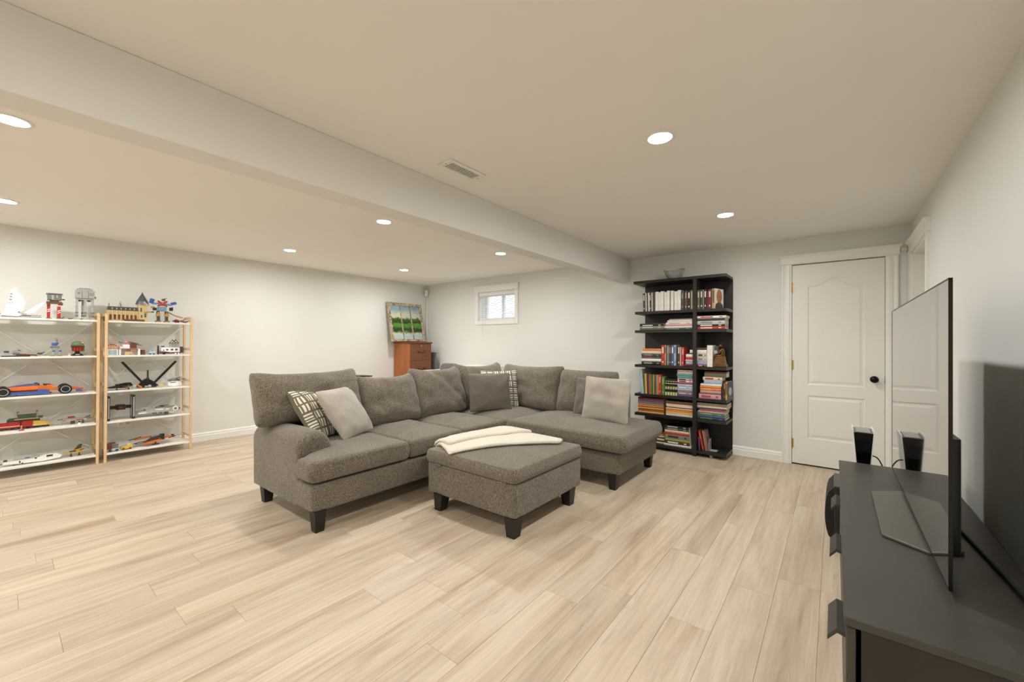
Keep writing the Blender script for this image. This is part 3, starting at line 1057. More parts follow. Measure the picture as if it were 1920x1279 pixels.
# cable from the set along the wall side of the console
CAB = mat('cable_black', (14, 13, 12), .5, var=.05)
cb_ = MB()
pts = [(.33, 2.60, KT + .022), (.345, 2.46, KT + .010), (.352, 2.31, KT + .0075), (.368, 2.16, KT + .0075), (.382, 2.0, KT + .0075), (.393, 1.85, KT + .0075), (.405, 1.66, KT + .0075), (.412, 1.50, KT + .0075), (.43, 1.42, KT + .0075), (.462, 1.40, KT + .006), (.474, 1.40, KT - .06), (.476, 1.42, .25)]
def smoothpath(pts, n=4):
    P = [Vector(p) for p in pts]
    out = []
    for i in range(len(P) - 1):
        a, b, c, d = P[max(i - 1, 0)], P[i], P[i + 1], P[min(i + 2, len(P) - 1)]
        for k in range(n):
            t = k / n
            out.append(.5 * ((2 * b) + (c - a) * t + (2 * a - 5 * b + 4 * c - d) * t * t + (3 * b - a - 3 * c + d) * t ** 3))
    return out + [P[-1]]
tag(cb_.tube(smoothpath(pts), .006, 8).build('power_cable', CAB, smooth=True), 'black cable running over the console top behind the television', 'cable')

# subwoofer beside the far end of the console
sw = thing('subwoofer', 'black subwoofer with bowed front on the floor past the console', 'speaker', (0, 0, 0))
SWB = mat('sub_black', (20, 20, 18), .28, var=.05, coat=.3)
wx0, wy0, wy1, wz = -.018, 3.205, 3.545, .352
o = MB().box(wx0 + .012, wx0 + .36, wy0, wy1, .012, wz, bev=.006).build('cabinet', SWB, sw)
prof = [(wx0 + .014, .014)] + [(wx0 + .010 - .042 * math.sin(PI * k / 10) ** .45, .014 + (wz - .024) * k / 10) for k in range(11)] + [(wx0 + .014, wz - .010)]
MB().prism(prof, wy0 + .004, wy1 - .004, 'y').build('front_grille', mat('sub_grille', (13, 13, 12), .6, var=.1, vscale=200), sw, smooth=True, angle=40)
MB().box(wx0 + .014, wx0 + .358, wy0 + .004, wy1 - .004, wz - .001, wz + .002).build('top_sheet', mat('sub_top', (62, 60, 54), .4, var=.05), sw)
for xx in (wx0 + .04, wx0 + .32):
    for yy in (wy0 + .04, wy1 - .04): MB().lathe([(.018, 0), (.018, .014)], 12, (xx, yy, 0)).build('foot', SWB, sw)
# games console standing on the subwoofer
GW = mat('shell_white', (232, 232, 230), .4, var=.01)
GB = mat('gloss_black', (6, 6, 6), .12, spec=.4, var=0)
gc = thing('game_console', 'upright black games console with white side fins by the door', 'games console', (.135, 3.375, wz + .002))
h_ = .335
core = MB()
sect = [(0, .022, .078), (.10, .027, .090), (.20, .035, .098), (.28, .042, .101), (h_ - .012, .0455, .100)]
vs, fs = [], []
for z, hx, hy in sect: vs += [(-hx, -hy, z + .012), (hx, -hy, z + .012), (hx, hy, z + .012), (-hx, hy, z + .012)]
for i in range(len(sect) - 1):
    for q in range(4): fs.append((i * 4 + q, i * 4 + (q + 1) % 4, i * 4 + 4 + (q + 1) % 4, i * 4 + 4 + q))
fs += [(3, 2, 1, 0), tuple(len(sect) * 4 - 4 + q for q in range(4))]
core.add(vs, fs).build('core', GB, gc)
MB().box(-.034, .034, -.090, .090, h_, h_ + .004).build('top_cover', mat('core_top', (150, 148, 140), .4), gc)
for sg in (-1, 1):
    fin = MB()
    vs, fs = [], []
    for k in range(9):
        t = k / 8
        hx = .0245 + .0225 * t ** 1.2
        yy = .098 + .016 * math.sin(PI * t)
        for dx in (0, .004): vs += [(sg * (hx + dx), -yy, .006 + (h_ + .008) * t), (sg * (hx + dx), yy + .010, .006 + (h_ + .008) * t)]
    for k in range(8):
        b_ = k * 4
        fs += [(b_, b_ + 1, b_ + 5, b_ + 4), (b_ + 2, b_ + 3, b_ + 7, b_ + 6), (b_, b_ + 2, b_ + 6, b_ + 4), (b_ + 1, b_ + 3, b_ + 7, b_ + 5)]
    fs += [(0, 1, 3, 2), (32, 33, 35, 34)]
    fin.add(vs, fs).build('side_fin', GW, gc)
MB().lathe([(.045, 0), (.045, .008), (.03, .013)], 20).build('stand', GB, gc)
cabl = MB().tube(smoothpath([(.028, -.088, .20), (.06, -.085, .195), (.085, -.07, .15), (.11, -.06, .06), (.14, -.05, .008), (.19, -.04, .006)]), .0035, 6).build('cable', CAB, gc, smooth=True)

# ================================================================ CORNER: FILING CABINET, PAINTING, DESK, CHAIR
CHER = woodgrain('cherry_side', (150, 86, 42), (176, 106, 56), .35)
CHERD = woodgrain('cherry_front', (104, 60, 34), (126, 74, 42), .35)
CHERT = woodgrain('cherry_top', (98, 50, 30), (122, 64, 38), .35, (1.2, 18, 18))
BRONZE = mat('antique_bronze', (92, 74, 46), .35, .9, var=.1)
fc = thing('filing_cabinet', 'tall cherry wood filing cabinet with bronze pulls in the far corner', 'cabinet', (0, 0, 0))
FX0, FX1, FY0, FY1, FZ = -6.085, -5.63, 4.362, 4.818, 1.232
MB().box(FX0, FX1 - .018, FY0, FY1, .05, FZ - .026, bev=.002).build('body', CHER, fc)
MB().box(FX0 - .002, FX1 + .014, FY0 - .014, FY1 + .014, FZ - .026, FZ, bev=.006).build('top', CHERT, fc)
MB().box(FX0 + .02, FX1 - .05, FY0 + .02, FY1 - .02, 0, .05).build('plinth', CHERD, fc)
dh = (FZ - .026 - .06) / 4
dh = .292
for i in range(4):
    z1 = FZ - .030 - i * dh
    dr = MB().box(FX1 - .018, FX1, FY0 + .004, FY1 - .004, z1 - dh + .004, z1, bev=.003).build('drawer', CHERD, fc)
    zc = z1 - dh * .5 + .005
    ym = (FY0 + FY1) / 2
    pl = MB().tube(smoothpath([(FX1, ym - .068, zc + .014), (FX1 + .020, ym - .060, zc + .010), (FX1 + .026, ym - .035, zc - .010), (FX1 + .026, ym, zc - .014), (FX1 + .026, ym + .035, zc - .010), (FX1 + .020, ym + .060, zc + .010), (FX1, ym + .068, zc + .014)], 3), [.006] * 19, 6)
    for s_ in (-1, 1): pl.lathe([(.013, 0), (.012, .003), (.006, .006)], 10, (FX1, ym + s_ * .068, zc + .014), ax='x')
    pl.build('pull', BRONZE, dr, smooth=True)
    if i == 0: MB().lathe([(.009, 0), (.009, .004), (.001, .0045)], 12, (FX1, ym, z1 - .032), ax='x').build('lock', mat('lock_steel', (200, 196, 186), .3, .9), dr)

# painting made from an old three light sash, leaning on the left wall
def landscape():
    m = bpy.data.materials.new('landscape_paint')
    m.use_nodes = True
    nt = m.node_tree
    N, L = nt.nodes, nt.links
    b = N['Principled BSDF']
    b.inputs['Roughness'].default_value = .35
    tc = N.new('ShaderNodeTexCoord')
    sp = N.new('ShaderNodeSeparateXYZ')
    L.new(tc.outputs['Object'], sp.inputs[0])
    n = N.new('ShaderNodeTexNoise')
    n.inputs['Scale'].default_value = 14
    n.inputs['Detail'].default_value = 5
    L.new(tc.outputs['Object'], n.inputs['Vector'])
    n3 = N.new('ShaderNodeTexNoise')
    n3.inputs['Scale'].default_value = 5
    n3.inputs['Detail'].default_value = 4
    mp = N.new('ShaderNodeMapping')
    mp.inputs['Scale'].default_value = (1.5, 1, 3)
    L.new(tc.outputs['Object'], mp.inputs['Vector'])
    L.new(mp.outputs[0], n3.inputs['Vector'])
    h = N.new('ShaderNodeMath')
    h.operation = 'MULTIPLY_ADD'
    h.inputs[1].default_value = .14
    L.new(n.outputs['Fac'], h.inputs[0])
    L.new(sp.outputs['Z'], h.inputs[2])
    mr = N.new('ShaderNodeMapRange')
    mr.inputs['From Min'].default_value, mr.inputs['From Max'].default_value = .10, .69
    L.new(h.outputs[0], mr.inputs['Value'])
    r = N.new('ShaderNodeValToRGB')
    e = r.color_ramp.elements
    stops = [(0, (196, 200, 184)), (.10, (172, 194, 200)), (.19, (196, 202, 180)), (.25, (104, 128, 70)), (.29, (34, 52, 26)), (.36, (46, 72, 30)), (.39, (70, 128, 40)), (.48, (86, 148, 50)), (.53, (40, 62, 26)), (.60, (58, 84, 34)), (.66, (92, 112, 50)), (.69, (204, 202, 172)), (.80, (206, 206, 188)), (.90, (150, 178, 186)), (1.0, (140, 170, 184))]
    e[0].position, e[0].color = stops[0][0], (*lin(stops[0][1]), 1)
    e[1].position, e[1].color = stops[-1][0], (*lin(stops[-1][1]), 1)
    for p, c in stops[1:-1]: e.new(p).color = (*lin(c), 1)
    L.new(mr.outputs['Result'], r.inputs['Fac'])
    mx = N.new('ShaderNodeMix')
    mx.data_type = 'RGBA'
    mx.blend_type = 'OVERLAY'
    mx.inputs['Factor'].default_value = .55
    L.new(r.outputs['Color'], mx.inputs['A'])
    L.new(n3.outputs['Color'], mx.inputs['B'])
    L.new(mx.outputs['Result'], b.inputs['Base Color'])
    return m


LAND = landscape()
OLDW = woodgrain('weathered_sash', (112, 82, 58), (206, 190, 166), .8, (9, 9, 9))
pw, ph = .735, .70
pa = thing('framed_painting', 'landscape painting in a weathered three pane window sash leaning above the filing cabinet', 'painting', (0, 0, 0))
fr = .052
MB().box(-pw / 2, -pw / 2 + fr, -.018, .018, 0, ph, bev=.003).build('stile', OLDW, pa)
MB().box(pw / 2 - fr, pw / 2, -.018, .018, 0, ph, bev=.003).build('stile', OLDW, pa)
MB().box(-pw / 2 + fr, pw / 2 - fr, -.018, .018, ph - fr, ph, bev=.003).build('top_rail', OLDW, pa)
MB().box(-pw / 2 + fr, pw / 2 - fr, -.018, .018, 0, fr * .8, bev=.003).build('bottom_rail', OLDW, pa)
iw = (pw - 2 * fr)
for i in range(3):
    a = -pw / 2 + fr + iw * i / 3
    MB().box(a + .004, a + iw / 3 - .004, -.004, .002, fr * .8, ph - fr).build('painted_pane', LAND, pa)
    if i: MB().box(a - .011, a + .011, -.014, .014, fr * .8, ph - fr, bev=.003).build('mullion', OLDW, pa)
pa.matrix_world = Matrix.Translation((-5.90, 4.545, FZ + .007)) @ Matrix.Rotation(R90, 4, 'Z') @ Matrix.Rotation(-.235, 4, 'X')

se = at(797, 549.5, 'Y', 5.06)
sn = thing('motion_sensor', 'small white motion sensor high in the corner above the painting', 'sensor', (XL + .045, YB - .045, 2.155), .8)
pad_ = MB()
pad(pad_, rrect(-.032, .032, -.02, .026, .012, .05), -.062, .062, .008)
pad_.build('housing', GW, sn, smooth=True, angle=50)
MB().box(-.022, .022, -.0225, -.019, -.045, .005, bev=.002).build('lens', mat('sensor_lens', (216, 214, 206), .3), sn)
tag(MB().box(XL + .012, XL + .026, YB - .022, YB, .104, 2.10).build('cable_raceway', TRIM), 'thin white cable cover running down the far corner under the sensor', 'cable cover')

dk = thing('corner_desk', 'white desk standing in the far corner behind the sofa', 'desk', (0, 0, 0))
DW = mat('desk_white', (240, 238, 232), .4, var=.01)
MB().box(-5.56, -4.05, 4.46, 5.07, .722, .752, bev=.003).build('top', DW, dk)
for a in (-5.54, -4.09):
    for b_ in (4.48, 5.01): MB().box(a, a + .04, b_, b_ + .04, 0, .722).build('leg', DW, dk)
pr = thing('printer', 'white printer box with a flat lid on the desk under the window', 'printer', (-4.36, 4.79, .752))
MB().box(-.34, .34, -.20, .20, 0, .095, bev=.012).build('body', DW, pr)
MB().box(-.33, .33, -.19, .19, .095, .112, bev=.006).build('lid', DW, pr)
pn = at(814, 670, 'Y', 4.93)
mo = thing('leaning_board', 'flat grey board standing on edge between filing cabinet and back wall', 'board', (-5.83, 4.965, 0))
GPAN = mat('panel_grey', (128, 127, 124), .5, var=.03)
MB().box(-.17, .165, -.010, .010, 0, 1.045, bev=.003).build('panel', GPAN, mo)
MB().box(-.175, .170, -.013, .013, 1.030, 1.050, bev=.002).build('edge_strip', GPAN, mo)
ch = thing('desk_chair', 'grey upholstered desk chair whose rounded back shows over the sofa', 'chair', (-4.40, 4.12, 0), 0)
GCH = tweed('chair_grey', (92, 91, 90), (108, 107, 105), (122, 121, 118), 300, .4, .03)
mb = MB()
pad(mb, [(p[0], p[1]) for p in densify(fillet(rect(-.195, .195, .50, .925), [.05, .05, .10, .10]), .05)], -.02, .03, .02)
o = mb.build('backrest', GCH, ch, smooth=True)
o.matrix_local = Matrix.Translation((0, 0, 0)) @ Matrix.Rotation(math.radians(90), 4, 'X')
mb = MB()
pad(mb, rrect(-.23, .23, 0, .46, .08), .42, .49, .025, .015)
mb.build('seat', GCH, ch, smooth=True)
CHM = mat('chair_metal', (60, 60, 60), .3, .8)
MB().tube([(0, .0, .44), (0, -.02, .56)], .02, 8).build('back_post', CHM, ch)
MB().tube([(0, .23, .06), (0, .23, .43)], .025, 10).build('gas_lift', CHM, ch)
for k in range(5):
    q = 2 * PI * k / 5
    l = MB().tube([(0, .23, .09), (.26 * math.cos(q), .23 + .26 * math.sin(q), .065)], [.02, .014], 8).build('leg', CHM, ch)
    MB().ball((.26 * math.cos(q), .23 + .26 * math.sin(q), .03), .03, 10, 6).build('castor', CHM, l)
bs = thing('side_stand', 'black side stand with flat black folders showing just behind the sofa back', 'stand', (-3.86, 2.36, 0))
BK = mat('folder_black', (22, 22, 22), .35, var=.1)
MB().lathe([(.15, 0), (.15, .012), (.02, .02)], 24).build('base', BK, bs)
MB().tube([(0, 0, .015), (0, 0, .82)], .014, 10).build('pole', BK, bs)
MB().box(-.11, .11, -.16, .16, .815, .828, bev=.003).build('tray', BK, bs)
for i, (nm, z, dz, y0, y1, dx) in enumerate((('folder', .829, .008, -.10, .09, .01), ('folder', .856, .012, -.16, .02, .03), ('folder', .874, .012, -.13, .035, .05))):
    f_ = MB().box(-.10 + dx, .09 + dx, y0, y1, 0, dz, bev=.002).build(nm, BK, bs)
    f_.matrix_local = Matrix.Translation((0, 0, z)) @ Matrix.Rotation(.05 * i, 4, 'Z') @ Matrix.Rotation(-.03 * i, 4, 'X')
ou = thing('wall_outlet', 'white wall outlet seen behind the right toy shelf', 'outlet', (XL, 0.915, .34))
op = at(233, 794, 'X', XL)
ou.location = (XL, op[1], op[2])
MB().box(0, .006, -.058, .058, -.036, .036, bev=.002).build('plate', TRIM, ou)
for s_ in (-.028, .028): MB().box(.006, .008, s_ - .016, s_ + .016, -.013, .013, bev=.001).build('socket', mat('socket', (205, 203, 196), .4), ou)

# ================================================================ BOOKCASE
BKX0, BKX1, BKY0, BKY1 = -1.880, -0.893, 4.748, 5.085
BCM = woodgrain('black_brown_laminate', (23, 22, 20), (37, 35, 32), .45, (2, 14, 14))
BCB = woodgrain('black_brown_back', (24, 23, 21), (35, 34, 31), .5, (14, 14, 1.5))
BCE = mat('laminate_end', (78, 75, 68), .5, var=.08, vscale=40)
bc = thing('bookcase', 'tall open black bookcase with overhanging shelves left of the door', 'bookcase', (0, 0, 0))
SZ = [1.966, 1.604, 1.384, .978, .634, .408, .064]
ST = .031
DVX0, DVX1 = -1.224, -1.186
MB().box(BKX0 + .0, BKX1, BKY1 - .002, BKY1 + .014, .012, 1.936).build('back_panel', BCB, bc)
MB().box(DVX0, DVX1, BKY0 - .010, BKY1 - .002, 0, 1.936, bev=.0015).build('divider', BCM, bc)
for i, z in enumerate(SZ):
    ex = .014 if i == 0 else 0
    for a, b_ in (((BKX0 - ex, BKX1 - .0),) if i == 0 else ((BKX0, DVX0), (DVX1, BKX1))):
        sh = MB().box(a, b_, BKY0 - (.012 if i == 0 else 0), BKY1 - .002, z - ST, z, bev=.0012).build('shelf', BCM, bc)
        if b_ > -1: MB().box(b_, b_ + .0012, BKY0 + .002, BKY1 - .004, z - ST + .002, z - .002).build('end_band', BCE, sh)
for xx in (-1.05, -1.70): MB().lathe([(.016, 0), (.016, .033)], 14, (xx, BKY0 + .06, 0)).build('foot', mat('foot_white', (226, 222, 210), .5), bc)

# crystal bowl
bw = thing('glass_bowl', 'ribbed clear crystal bowl with wavy rim on top of the bookcase', 'bowl', (at(1264, 520, 'Y', 4.92)[0], 4.92, SZ[0]))
GL = mat('crystal', (246, 248, 246), .12, trans=.72, var=0, spec=.9)
vs, fs = [], []
nb = 48
for kz, (r, z) in enumerate([(.004, .003), (.034, .002), (.038, .004), (.058, .022), (.080, .048), (.098, .082), (.108, .104), (.112, .110), (.107, .110), (.094, .084), (.075, .052), (.052, .028), (.030, .012), (.004, .011)]):
    for k in range(nb):
        q = 2 * PI * k / nb
        rib = 1 + (.035 if k % 2 else -.01) * (1 if 2 <= kz <= 6 else 0)
        wave = (.017 * math.cos(2 * q) + .004) * max(0, (z - .03) / .08)
        vs.append((r * rib * math.cos(q) * 1.06, r * rib * math.sin(q) * .92, z + wave))
nr = len(vs) // nb
for i in range(nr - 1):
    for k in range(nb): fs.append((i * nb + k, i * nb + (k + 1) % nb, (i + 1) * nb + (k + 1) % nb, (i + 1) * nb + k))
fs += [tuple(range(nb - 1, -1, -1)), tuple((nr - 1) * nb + k for k in range(nb))]
MB().add(vs, fs).build('bowl_body', GL, bw, smooth=True)

# ---- books
PAGES = mat('book_pages', (226, 216, 196), .8, var=.08, vscale=60)
cols = {'white': (232, 228, 218), 'cream': (222, 208, 178), 'black': (30, 29, 28), 'grey': (140, 138, 132), 'charcoal': (66, 62, 58), 'brown': (86, 58, 44), 'tan': (176, 150, 108), 'red': (186, 60, 50), 'dark red': (116, 36, 34), 'orange': (222, 130, 66), 'yellow': (222, 184, 78), 'green': (84, 124, 62), 'lime green': (150, 164, 62), 'olive': (104, 100, 72), 'teal': (92, 148, 140), 'dark teal': (52, 84, 84), 'blue': (72, 92, 142), 'light blue': (158, 184, 204), 'navy': (44, 52, 84), 'lavender': (170, 168, 198), 'purple': (98, 78, 120), 'pink': (214, 158, 160), 'magenta': (178, 66, 106), 'mauve': (160, 122, 126), 'pale grey': (196, 196, 188)}
_bm = {}


def book_mat(c):
    if c not in _bm: _bm[c] = mat('cover_' + c.replace(' ', '_'), cols[c], .42, var=.10, vscale=25)
    return _bm[c]


ORD = ['leftmost', 'second from the left', 'third from the left', 'fourth from the left', 'fifth from the left', 'sixth from the left', 'seventh from the left', 'eighth from the left', 'ninth from the left', 'tenth from the left', 'eleventh from the left', 'twelfth from the left', 'thirteenth from the left', 'fourteenth from the left', 'fifteenth from the left', 'sixteenth from the left', 'seventeenth from the left', 'eighteenth from the left', 'nineteenth from the left', 'twentieth from the left']
TORD = ['topmost', 'second from the top', 'third from the top', 'fourth from the top', 'fifth from the top', 'sixth from the top', 'seventh from the top', 'eighth from the top', 'ninth from the top', 'tenth from the top', 'eleventh from the top', 'twelfth from the top', 'thirteenth from the top', 'fourteenth from the top', 'fifteenth from the top']


def book_mesh(mb, w, h, d, cover=.0022, band=None):
    """spine towards -y, standing along z, thickness along x from 0 to w"""
    w, c = max(w, .004), min(cover, w * .2)
    mb.mi = 0
    mb.box(0, c, 0, d, 0, h).box(w - c, w, 0, d, 0, h)
    # rounded spine
    mb.prism([(0, 0), (w * .2, -.0022), (w * .5, -.003), (w * .8, -.0022), (w, 0), (w, c), (0, c)], 0, h, 'z')
    mb.mi = 1
    mb.box(c, w - c, c, d - .003, .003, h - .003)
    if band:
        mb.mi = 2
        for z0, z1, xf in band:
            mb.box(w * (.5 - xf / 2), w * (.5 + xf / 2), -.0036, -.0028, h * z0, h * z1)
    mb.mi = 0
    return mb


NB = [0]


def add_book(M, w, h, d, col, label, band=None, bandcol='cream', grp='books on the black bookcase'):
    o = book_mesh(MB(), w, h, d, band=band).build('book', [book_mat(col), PAGES, book_mat(bandcol)], None, fix=False)
    o.matrix_world = M
    tag(o, label, 'book', grp)
    NB[0] += 1
    return o


def upright(shelf, base, sc, items, where, yf=4.775, depth=.155):
    """items: (x0, x1, top, colour, band) in crop coordinates of a photo detail with origin base and scale sc"""
    z0 = SZ[shelf]
    for i, it in enumerate(items):
        x0, x1, top, col = it[:4]
        lean = it[4] if len(it) > 4 else 0
        bcol = it[5] if len(it) > 5 else None
        a = at(base[0] + x0 / sc, 640, 'Y', yf)[0]
        b_ = at(base[0] + x1 / sc, 640, 'Y', yf)[0]
        zt = at(base[0] + (x0 + x1) / 2 / sc, base[1] + top / sc, 'Y', yf)[2]
        w, h = b_ - a - .0006, zt - z0 - .001
        M = Matrix.Translation((a + (0 if lean >= 0 else w), yf, z0 + .0006)) @ Matrix.Rotation(lean, 4, 'Y') @ Matrix.Translation((0 if lean >= 0 else -w, 0, 0))
        band = [(.60, .90, .5), (.12, .20, .4)] if bcol else None
        add_book(M, w, h, depth - .01 * (i % 3), col, '%s upright book, %s %s' % (col, ORD[i].replace(' the left', ' left'), where), band, bcol or 'cream')


def stack(shelf, base, sc, x0, x1, top, items, where, yf=4.775, depth=.17, jit=.006):
    """pile of lying books; items from top to bottom: (weight, colour, left inset, right inset, band colour)"""
    z0 = SZ[shelf]
    xa, xb = at(base[0] + x0 / sc, 640, 'Y', yf)[0], at(base[0] + x1 / sc, 640, 'Y', yf)[0]
    zt = at(base[0] + (x0 + x1) / 2 / sc, base[1] + top / sc, 'Y', yf)[2]
    tot = sum(it[0] for it in items)
    z = z0 + .0006
    for i in range(len(items) - 1, -1, -1):
        it = items[i]
        t = (zt - z0 - .001) * it[0] / tot
        li, ri = (it[2] if len(it) > 2 else 0), (it[3] if len(it) > 3 else 0)
        bcol = it[4] if len(it) > 4 else None
        a, b_ = xa + li, xb - ri
        dy = random.uniform(0, jit)
        # book local: x thickness -> up, z height -> +X of the room
        M = Matrix.Translation((a, yf + dy, z + t)) @ Matrix.Rotation(R90, 4, 'Y')
        band = [(.12, .55, .5), (.78, .88, .4)] if bcol else None
        add_book(M, t - .0005, b_ - a, depth, it[1], '%s book lying %s %s' % (it[1], TORD[i].replace(' the top', ' top'), where), band, bcol or 'cream')
        z += t


# row under the top board
upright(1, (1195, 530), 17.45, [(188, 268, 350, 'charcoal', -.03, 'pale grey'), (268, 312, 335, 'pale grey', -.03), (312, 360, 345, 'brown', -.03), (360, 402, 330, 'white', -.03), (402, 460, 345, 'charcoal', -.03, 'pale grey'), (462, 508, 322, 'pale grey', -.02), (510, 582, 345, 'brown', 0, 'charcoal'), (586, 684, 300, 'white'), (686, 750, 332, 'white'), (752, 858, 282, 'white'), (872, 954, 315, 'white'), (956, 1052, 265, 'white'), (1086, 1182, 265, 'white'), (1204, 1308, 285, 'white'), (1310, 1418, 246, 'white'), (1428, 1520, 280, 'charcoal', 0, 'grey'), (1540, 1628, 262, 'brown', 0, 'tan'), (1642, 1732, 262, 'black', 0, 'white'), (1746, 1822, 246, 'tan', 0, 'pale grey')], 'on the top row left of the divider')
upright(1, (1290, 520), 11.62, [(198, 254, 280, 'olive', 0, 'pale grey'), (262, 320, 268, 'charcoal', 0, 'cream'), (322, 346, 270, 'grey'), (348, 402, 262, 'black', 0, 'white'), (406, 434, 300, 'dark red'), (436, 508, 262, 'dark red', 0, 'pale grey')], 'on the top row right of the divider')
# lying piles on the second level
stack(2, (1190, 590), 16, 150, 868, 262, [(30, 'charcoal', .004), (52, 'black', 0, 0, 'white'), (62, 'grey', .0, 0, 'pale grey'), (44, 'olive')], 'in the left pile of the second level')
stack(2, (1190, 590), 16, 884, 1725, 128, [(34, 'lavender', .055), (62, 'cream', .035), (52, 'white', .018, 0, 'light blue'), (56, 'pink', .014), (50, 'white', 0), (50, 'dark teal', 0, 0, 'grey')], 'in the pale pile of the second level')
stack(2, (1290, 520), 11.62, 200, 800, 838, [(48, 'white', 0, -.012, 'red'), (50, 'charcoal', 0, 0), (78, 'pale grey', 0, 0, 'grey'), (42, 'black', 0, 0, 'white'), (56, 'red', 0, 0, 'cream')], 'in the right pile of the second level', depth=.21)
# third level
stack(3, (1195, 640), 17.45, 140, 780, 240, [(74, 'orange', .012), (84, 'cream', .004), (84, 'charcoal', 0, 0, 'grey'), (72, 'dark teal', 0, 0, 'red'), (86, 'white'), (104, 'black', 0, 0, 'grey')], 'in the left pile of the third level')
upright(3, (1195, 640), 17.45, [(788, 886, 125, 'red', 0, 'white'), (892, 946, 128, 'tan', 0, 'brown'), (972, 1036, 135, 'grey', 0, 'light blue'), (1042, 1104, 130, 'brown', 0, 'tan'), (1112, 1194, 118, 'blue', 0, 'white'), (1198, 1268, 118, 'light blue', 0, 'blue'), (1290, 1324, 130, 'charcoal'), (1328, 1396, 130, 'brown', 0, 'white'), (1400, 1430, 190, 'cream'), (1434, 1528, 188, 'red', .02, 'pink')], 'of the books on the third level')
stack(3, (1280, 630), 18.27, 100, 352, 475, [(100, 'white', .045), (42, 'charcoal', .024), (92, 'white', .004), (86, 'red', .002), (50, 'cream', 0), (100, 'lavender'), (56, 'dark red', -.012)], 'in the third level pile left of the divider')
stack(3, (1280, 630), 18.27, 500, 826, 405, [(70, 'brown'), (112, 'white'), (118, 'cream', 0, 0, 'charcoal'), (134, 'pale grey', 0, 0, 'grey'), (112, 'lavender'), (62, 'dark red', 0, 0, 'cream')], 'in the third level pile right of the divider')
upright(3, (1280, 630), 18.27, [(838, 1026, 320, 'white')], 'on the third level beside the statuette')
# fourth level
upright(4, (1190, 685), 12.18, [(150, 184, 90, 'light blue', -.09), (184, 216, 92, 'pale grey', -.09), (222, 248, 190, 'green', -.04), (250, 288, 190, 'yellow', -.04), (290, 318, 205, 'dark red', -.03), (320, 344, 210, 'purple', -.03), (346, 366, 205, 'orange', -.02), (368, 400, 212, 'green'), (402, 430, 215, 'olive'), (432, 452, 215, 'yellow'), (454, 480, 218, 'brown'), (482, 510, 218, 'teal'), (512, 550, 218, 'orange'), (552, 608, 215, 'red', 0, 'pink'), (618, 690, 258, 'green', 0, 'lime green')], 'on the fourth level')
for i in range(9):
    a = at(1190 + (704 + i * 30) / 12.18, 640, 'Y', 4.775)[0]
    b_ = at(1190 + (704 + i * 30 + 29) / 12.18, 640, 'Y', 4.775)[0]
    zt = at(1190 + (840) / 12.18, 685 + 312 / 12.18, 'Y', 4.775)[2]
    o = book_mesh(MB(), b_ - a, zt - SZ[4] - .002, .14, band=[(.02, .22, .9), (.38, .55, .7), (.70, .76, .8), (.84, .88, .8)]).build('book', [book_mat('black'), PAGES, book_mat('lime green' if i % 2 else 'cream')], None, fix=False)
    o.location = (a, 4.775, SZ[4] + .0006)
    tag(o, 'black and green spine of a matching series, %s in the set' % ORD[i], 'book', 'books on the black bookcase')
stack(4, (1190, 685), 12.18, 980, 1330, 110, [(44, 'pink', 0, 0, 'cream'), (40, 'pale grey'), (52, 'teal', -.006), (52, 'teal', 0, .004), (48, 'pink', 0, 0, 'black'), (36, 'white', 0, 0, 'black'), (40, 'magenta'), (56, 'pale grey', 0, 0, 'light blue'), (44, 'light blue', 0, 0, 'white'), (44, 'light blue'), (40, 'mauve'), (50, 'mauve', 0, 0, 'pale grey'), (46, 'purple')], 'in the left pile of the fourth level', depth=.13)
stack(4, (1290, 690), 11.62, 240, 720, 80, [(26, 'dark red', .065, -.05), (92, 'olive', .055, -.05), (70, 'cream', .04, -.012, 'red'), (78, 'light blue', .05, -.01), (44, 'white', .016, -.006), (50, 'orange', .012), (46, 'orange', .012, 0, 'yellow'), (54, 'pink', .014), (30, 'olive', .006), (96, 'pink', 0, 0, 'magenta')], 'in the right pile of the fourth level')
upright(4, (1290, 690), 11.62, [(204, 232, 80, 'tan', 0)], 'on the fourth level just right of the divider', yf=4.84)
upright(4, (1290, 690), 11.62, [(738, 775, 285, 'charcoal'), (778, 818, 300, 'brown', 0, 'orange')], 'at the right end of the fourth level', yf=4.80)
# fifth level
stack(5, (1190, 685), 12.18, 82, 662, 745, [(44, 'brown'), (40, 'red'), (44, 'blue'), (24, 'mauve'), (26, 'purple'), (22, 'yellow'), (28, 'olive'), (24, 'yellow'), (34, 'red'), (22, 'orange'), (24, 'yellow'), (42, 'green'), (28, 'red'), (20, 'orange'), (38, 'yellow')], 'in the bright left pile of the fifth level')
stack(5, (1190, 685), 12.18, 718, 1328, 835, [(54, 'olive'), (26, 'red'), (42, 'cream'), (36, 'cream', .006), (24, 'brown', .02), (30, 'cream'), (28, 'orange'), (44, 'orange'), (40, 'yellow'), (30, 'cream'), (42, 'white')], 'in the cream pile of the fifth level')
stack(5, (1290, 690), 11.62, 205, 812, 775, [(44, 'grey', .0, -.018), (34, 'tan', 0, -.018), (36, 'cream', 0, -.018), (40, 'dark teal', 0, -.01), (42, 'red', .02), (40, 'lavender', .008), (60, 'green', .0, .008, 'lime green'), (46, 'blue', 0, .004), (64, 'navy', 0, 0, 'green')], 'in the right pile of the fifth level', depth=.24)
